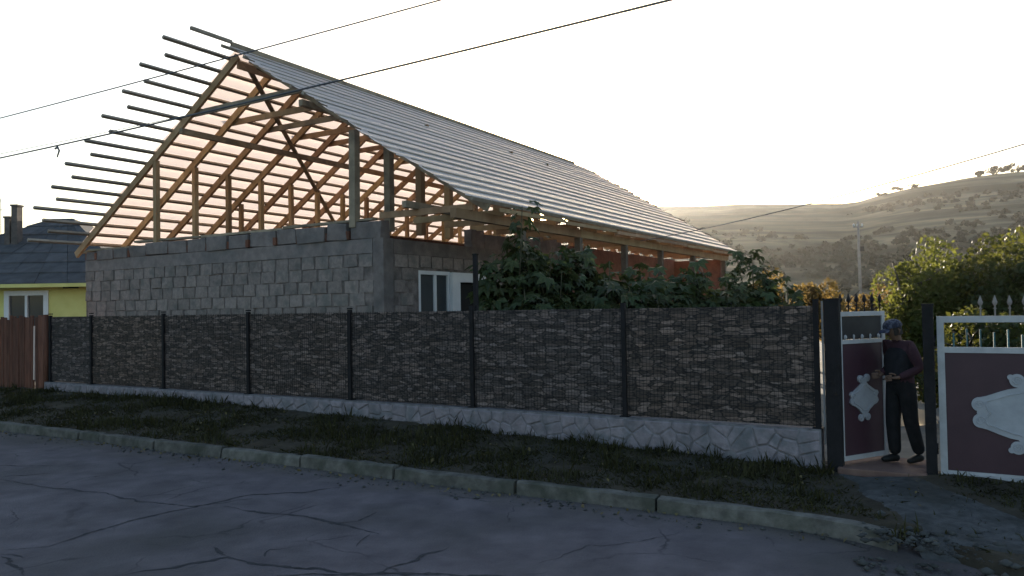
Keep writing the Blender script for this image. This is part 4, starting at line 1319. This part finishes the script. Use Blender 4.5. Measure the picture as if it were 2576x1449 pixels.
# leafy trees on the right
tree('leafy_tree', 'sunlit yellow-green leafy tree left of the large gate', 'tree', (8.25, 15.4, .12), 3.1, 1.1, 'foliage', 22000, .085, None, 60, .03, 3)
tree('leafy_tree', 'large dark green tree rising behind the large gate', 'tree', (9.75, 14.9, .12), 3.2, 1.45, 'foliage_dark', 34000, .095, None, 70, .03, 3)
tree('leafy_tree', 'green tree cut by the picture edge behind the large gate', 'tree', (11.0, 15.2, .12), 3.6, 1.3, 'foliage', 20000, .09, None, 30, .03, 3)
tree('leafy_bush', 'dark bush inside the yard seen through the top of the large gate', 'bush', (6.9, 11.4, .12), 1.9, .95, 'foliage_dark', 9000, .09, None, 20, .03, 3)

# teal pickets in the yard, an added backlit sheet in place of sunlit ground
tp = thing('yard_fence', 'low teal picket fence seen through the top opening of the large gate', 'fence', (6.4, 10.3, .1))
for i in range(14):
    x = 5.75 + i * .13; y = 10.1 - i * .075
    mb = MB(); mb.beam((x, y, .1), (x, y, 1.68 + random.uniform(-.03, .05)), .06, .02, Vector((1, -.57, 0))); mb.build('picket', 'teal', tp)
mb = MB(); mb.beam((5.7, 10.16, 1.45), (7.6, 9.07, 1.45), .03, .05); mb.build('rail', 'teal', tp)
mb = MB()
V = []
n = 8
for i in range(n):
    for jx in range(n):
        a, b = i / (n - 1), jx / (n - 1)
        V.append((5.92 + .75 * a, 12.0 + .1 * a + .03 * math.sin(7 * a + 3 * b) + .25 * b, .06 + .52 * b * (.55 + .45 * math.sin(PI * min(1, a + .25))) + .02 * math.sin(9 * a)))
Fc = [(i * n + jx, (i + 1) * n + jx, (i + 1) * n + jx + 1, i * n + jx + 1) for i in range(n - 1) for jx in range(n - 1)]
o = np_mesh('sunlit_patch_sheet', V, Fc, 'patch_light', 4, True)
tag(o, 'added backlit sheet standing in for sunlit ground in the yard behind the man', 'sheet')

# ------------------------------------------------------------------ overhead wires
def wire(name, label, pts, r=.011, group='overhead wires'):
    mb = MB(); mb.tube(pts, r, 6)
    return tag(mb.build(name, 'cable', None, True), label, 'wire', group)


def sagline(p0, p1, sag, n=24):
    p0, p1 = Vector(p0), Vector(p1)
    return [p0.lerp(p1, k / n) - VZ * sag * 4 * (k / n) * (1 - k / n) for k in range(n + 1)]


wire('overhead_wire', 'upper overhead wire crossing the roof apex', sagline(F(30, 3, 3.55 + EYE), F(-8, 3, 3.55 + EYE), .19), .009)
wire('overhead_wire', 'lower and darker overhead wire crossing the open roof frame', sagline(F(30, 3, 2.95 + EYE), F(-8, 3, 3.1 + EYE), .34), .012)
wire('overhead_wire', 'faint thin overhead wire between the two main wires at left', sagline(F(30, 3.3, 3.05 + EYE), F(5.9, 2.6, 2.88 + EYE), .12), .005)
wire('service_wire', 'single service wire running down to the far eave from the right', sagline((3.2, 19.1, 1.6 + EYE), (9.2, 4.5, 2.8 + EYE), .28), .009)
hk = MB(); hk.tube([F(10.86, 3, 2.64 + EYE), F(10.79, 3, 2.66 + EYE), F(10.74, 3, 2.6 + EYE), F(10.8, 3, 2.5 + EYE)], [.014, .02, .016, .012], 6)
tag(hk.build('wire_clamp', 'cable', None, True), 'small clamp with a loose wire end hanging from the lower overhead wire', 'clamp')

# ------------------------------------------------------------------ the man in the gateway
def skin_mesh(name, verts, edges, radii, level=2, root=0):
    me = bpy.data.meshes.new(name); me.from_pydata([tuple(v) for v in verts], edges, []); me.update()
    o = bpy.data.objects.new(name, me); COL.objects.link(o)
    sk = o.modifiers.new('skin', 'SKIN'); sk.use_smooth_shade = True
    for i, r in enumerate(radii):
        d = me.skin_vertices[0].data[i]
        d.radius = r if isinstance(r, tuple) else (r, r); d.use_root = (i == root)
    ss = o.modifiers.new('sub', 'SUBSURF'); ss.levels = level; ss.render_levels = level
    dg = bpy.context.evaluated_depsgraph_get(); dg.update()
    ev = o.evaluated_get(dg); m2 = bpy.data.meshes.new_from_object(ev)
    vs = [v.co.copy() for v in m2.vertices]; fs = [tuple(p.vertices) for p in m2.polygons]
    bpy.data.objects.remove(o); bpy.data.meshes.remove(me); bpy.data.meshes.remove(m2)
    return vs, fs


PB = Vector((4.60, 9.22, .182)); fa_ = math.atan2(-.2, -1)      # faces the small gate, three-quarters towards the street
RP = Matrix.Rotation(fa_, 3, 'Z')
W = lambda v: PB + RP @ Vector(v)
man = thing('person', 'man in patterned cap, dark vest and maroon sleeves standing in the gateway', 'person', PB)
J = dict(pel=(0, 0, .93), wai=(.01, 0, 1.08), che=(.0, 0, 1.27), nek=(.015, 0, 1.43), neu=(.045, 0, 1.49),
         hea=(.075, 0, 1.56), het=(.075, 0, 1.645),
         lsh=(-.005, .17, 1.39), lel=(-.07, .255, 1.13), lwr=(.15, .17, 1.03),
         rsh=(-.005, -.17, 1.39), rel=(-.06, -.25, 1.13), rwr=(.16, -.12, 1.05),
         lhi=(-.01, .1, .88), lkn=(-.06, .085, .49), lan=(-.17, .085, .1), rhi=(.01, -.09, .88), rkn=(.05, -.085, .48), ran=(.03, -.085, .08))
names = list(J); ix = {k: i for i, k in enumerate(names)}
E_ = [('pel', 'wai'), ('wai', 'che'), ('che', 'nek'), ('nek', 'neu'), ('neu', 'hea'), ('hea', 'het'), ('che', 'lsh'), ('lsh', 'lel'), ('lel', 'lwr'), ('che', 'rsh'), ('rsh', 'rel'),
      ('rel', 'rwr'), ('pel', 'lhi'), ('lhi', 'lkn'), ('lkn', 'lan'), ('pel', 'rhi'), ('rhi', 'rkn'), ('rkn', 'ran')]
Rr = dict(pel=(.15, .125), wai=(.145, .115), che=(.155, .12), nek=.06, neu=.055, hea=(.083, .098), het=(.068, .08), lsh=.08, lel=.06, lwr=.04, rsh=.08, rel=.06, rwr=.04,
          lhi=.108, lkn=.086, lan=.07, rhi=.108, rkn=.086, ran=.07)
vs, fs = skin_mesh('body', [J[k] for k in names], [(ix[a], ix[b]) for a, b in E_], [Rr[k] for k in names])
body = MB()
def region(c):
    if c.z > 1.455: return 0
    if c.z < .97 and not (c.z > .92 and abs(c.y) > .2): return 2
    return 1
for_b = len(vs)
body.add([W(v) for v in vs], [])
for f in fs:
    c = sum((vs[i] for i in f), Vector()) / len(f)
    body.f.append(f); body.m.append(region(c))
# hands: palm, four unequal bent fingers and a thumb
for side, wr, dr in ((1, J['lwr'], Vector((.75, -.62, -.1))), (-1, J['rwr'], Vector((.8, .5, -.12)))):
    wr = Vector(wr); dr.normalize(); sdv = Vector((0, 0, 1)); acr = dr.cross(sdv).normalized()
    V_ = [wr - dr * .02, wr + dr * .04, wr + dr * .085]; E2 = [(0, 1), (1, 2)]; R2 = [(.03, .026), (.034, .018), (.032, .014)]
    hv, hf = skin_mesh('palm', V_, E2, R2, 1)
    body.add([W(v) for v in hv], hf, 0)
    for k, ln in enumerate((.062, .072, .068, .052)):
        b0 = wr + dr * .07 + sdv * (.027 - .018 * k)
        c1 = b0 + dr * .025; c2 = c1 + dr * ln * .45 - acr * .012 * side; c3 = c2 + dr * ln * .25 - acr * .03 * side; c4 = c3 - dr * .004 - acr * .022 * side
        fv, ff = skin_mesh('finger', [b0, c1, c2, c3, c4], [(0, 1), (1, 2), (2, 3), (3, 4)], [.009, .0095, .009, .008, .0065], 1)
        body.add([W(v) for v in fv], ff, 0)
    b0 = wr + dr * .03 + sdv * .025
    c1 = b0 + sdv * .022 + dr * .022 - acr * .01 * side; c2 = c1 + dr * .03 + sdv * .008 - acr * .012 * side; c3 = c2 + dr * .022 - acr * .01 * side
    fv, ff = skin_mesh('thumb', [b0, c1, c2, c3], [(0, 1), (1, 2), (2, 3)], [.012, .0115, .01, .008], 1)
    body.add([W(v) for v in fv], ff, 0)
# nose, brow, lips, ears
hc = Vector((.075, 0, 1.57)); tilt = Matrix.Rotation(.22, 3, 'Y')
def HD(x, y, z): return W(hc + tilt @ Vector((x, y, z)))
body.add([HD(.088, 0, .03), HD(.122, 0, -.022), HD(.085, .019, -.026), HD(.085, -.019, -.026)], [(0, 2, 1), (0, 1, 3), (1, 2, 3)], 0)
body.tube([HD(.084, .03, -.058), HD(.097, 0, -.058), HD(.084, -.03, -.058)], [.003, .008, .003], 6, 0)
for sy in (1, -1):
    body.tube([HD(0, .083 * sy, .03), HD(-.012, .098 * sy, .01), HD(-.002, .088 * sy, -.035)], [.008, .013, .007], 6, 0)
    body.tube([HD(.078, .045 * sy, .028), HD(.089, .025 * sy, .034), HD(.09, .01 * sy, .028)], [.004, .008, .004], 6, 0)
body.build('body', ['skin', 'shirt', 'trousers'], man, True)
for sy in (1, -1):
    mb = MB(); mb.tube([HD(.078, .03 * sy, .012), HD(.086, .03 * sy, .012), HD(.09, .03 * sy, .012)], [.011, .011, .004], 8); mb.build('eye', 'eye', man, True)
# hair at the back and sides
mb = MB(); vs = []; n = 14
for j in range(5):
    for i in range(n):
        a = PI * (.3 + 1.4 * i / (n - 1)); r = .095 + .004 * random.random()
        vs.append(HD(r * math.cos(a) * .98 - .005, r * math.sin(a) * .93, -.05 + .032 * j))
mb.add(vs, [(j * n + i, j * n + i + 1, (j + 1) * n + i + 1, (j + 1) * n + i) for j in range(4) for i in range(n - 1)])
mb.build('hair', 'hair', man, True)
# cap
mb = MB(); vs = []; n = 20
for j in range(7):
    e = j / 6 * PI / 2
    for i in range(n):
        a = 2 * PI * i / n
        vs.append(HD(.112 * math.cos(a) * math.cos(e) ** .7, .104 * math.sin(a) * math.cos(e) ** .7, .045 + .092 * math.sin(e)))
mb.add(vs, [(j * n + i, j * n + (i + 1) % n, (j + 1) * n + (i + 1) % n, (j + 1) * n + i) for j in range(6) for i in range(n)])
cap = mb.build('cap', 'camo', man, True)
mb = MB(); vs = []
for k, (rr, zz) in enumerate(((.1, .05), (.15, .04), (.185, .022))):
    for i in range(9):
        a = -1.0 + 2.0 * i / 8
        vs.append(HD(rr * math.cos(a * .75), rr * .62 * math.sin(a), zz - .012 * (abs(a)) ** 2))
fsb = [(k * 9 + i, k * 9 + i + 1, (k + 1) * 9 + i + 1, (k + 1) * 9 + i) for k in range(2) for i in range(8)]
mb.add(vs, fsb); mb.add([v - VZ * .006 for v in vs], [f[::-1] for f in fsb])
mb.build('brim', 'camo', cap, True)
# vest worn over the shirt
vv, vf = skin_mesh('vest', [(0, 0, .9), (.01, 0, 1.06), (0, 0, 1.26), (.01, 0, 1.4), (-.005, .12, 1.4), (-.005, -.12, 1.4)], [(0, 1), (1, 2), (2, 3), (2, 4), (2, 5)],
                   [(.185, .165), (.18, .155), (.178, .148), (.09, .08), (.09, .088), (.09, .088)])
mb = MB(); mb.add([W(v) for v in vv], vf); mb.build('vest', 'vest', man, True)
for jn, dx in (('lan', .0), ('ran', .0)):
    a = Vector(J[jn]); z0 = .045
    lift = .02 if jn == 'lan' else 0
    sv, sf = skin_mesh('shoe', [(a.x - .05, a.y, z0 + lift), (a.x + .04, a.y, z0 + .01 + lift * .5), (a.x + .13, a.y * 1.1, z0 - .005), (a.x + .18, a.y * 1.15, z0 - .012)],
                       [(0, 1), (1, 2), (2, 3)], [(.042, .043), (.046, .05), (.045, .038), (.034, .028)])
    mb = MB(); mb.add([W(v) for v in sv], sf); mb.build('shoe', 'shoe', man, True)

# ------------------------------------------------------------------ evening haze in the air
HAZE = 0.00014
mb = MB()
mb.obox((50, 345, 43), Vector((780, 0, 0)), Vector((0, 365, 0)), VZ * 45)
hz = mb.build('haze', 'ground')
hz.data.materials.clear()
hm_ = bpy.data.materials.new('haze_air'); hm_.use_nodes = True
hn = hm_.node_tree.nodes; hn.remove(hn['Principled BSDF'])
pv_ = hn.new('ShaderNodeVolumePrincipled'); pv_.inputs['Color'].default_value = (.95, .93, .9, 1)
pv_.inputs['Density'].default_value = HAZE; pv_.inputs['Anisotropy'].default_value = .78
hm_.node_tree.links.new(pv_.outputs[0], hn['Material Output'].inputs['Volume'])
hz.data.materials.append(hm_)
stuff(hz)
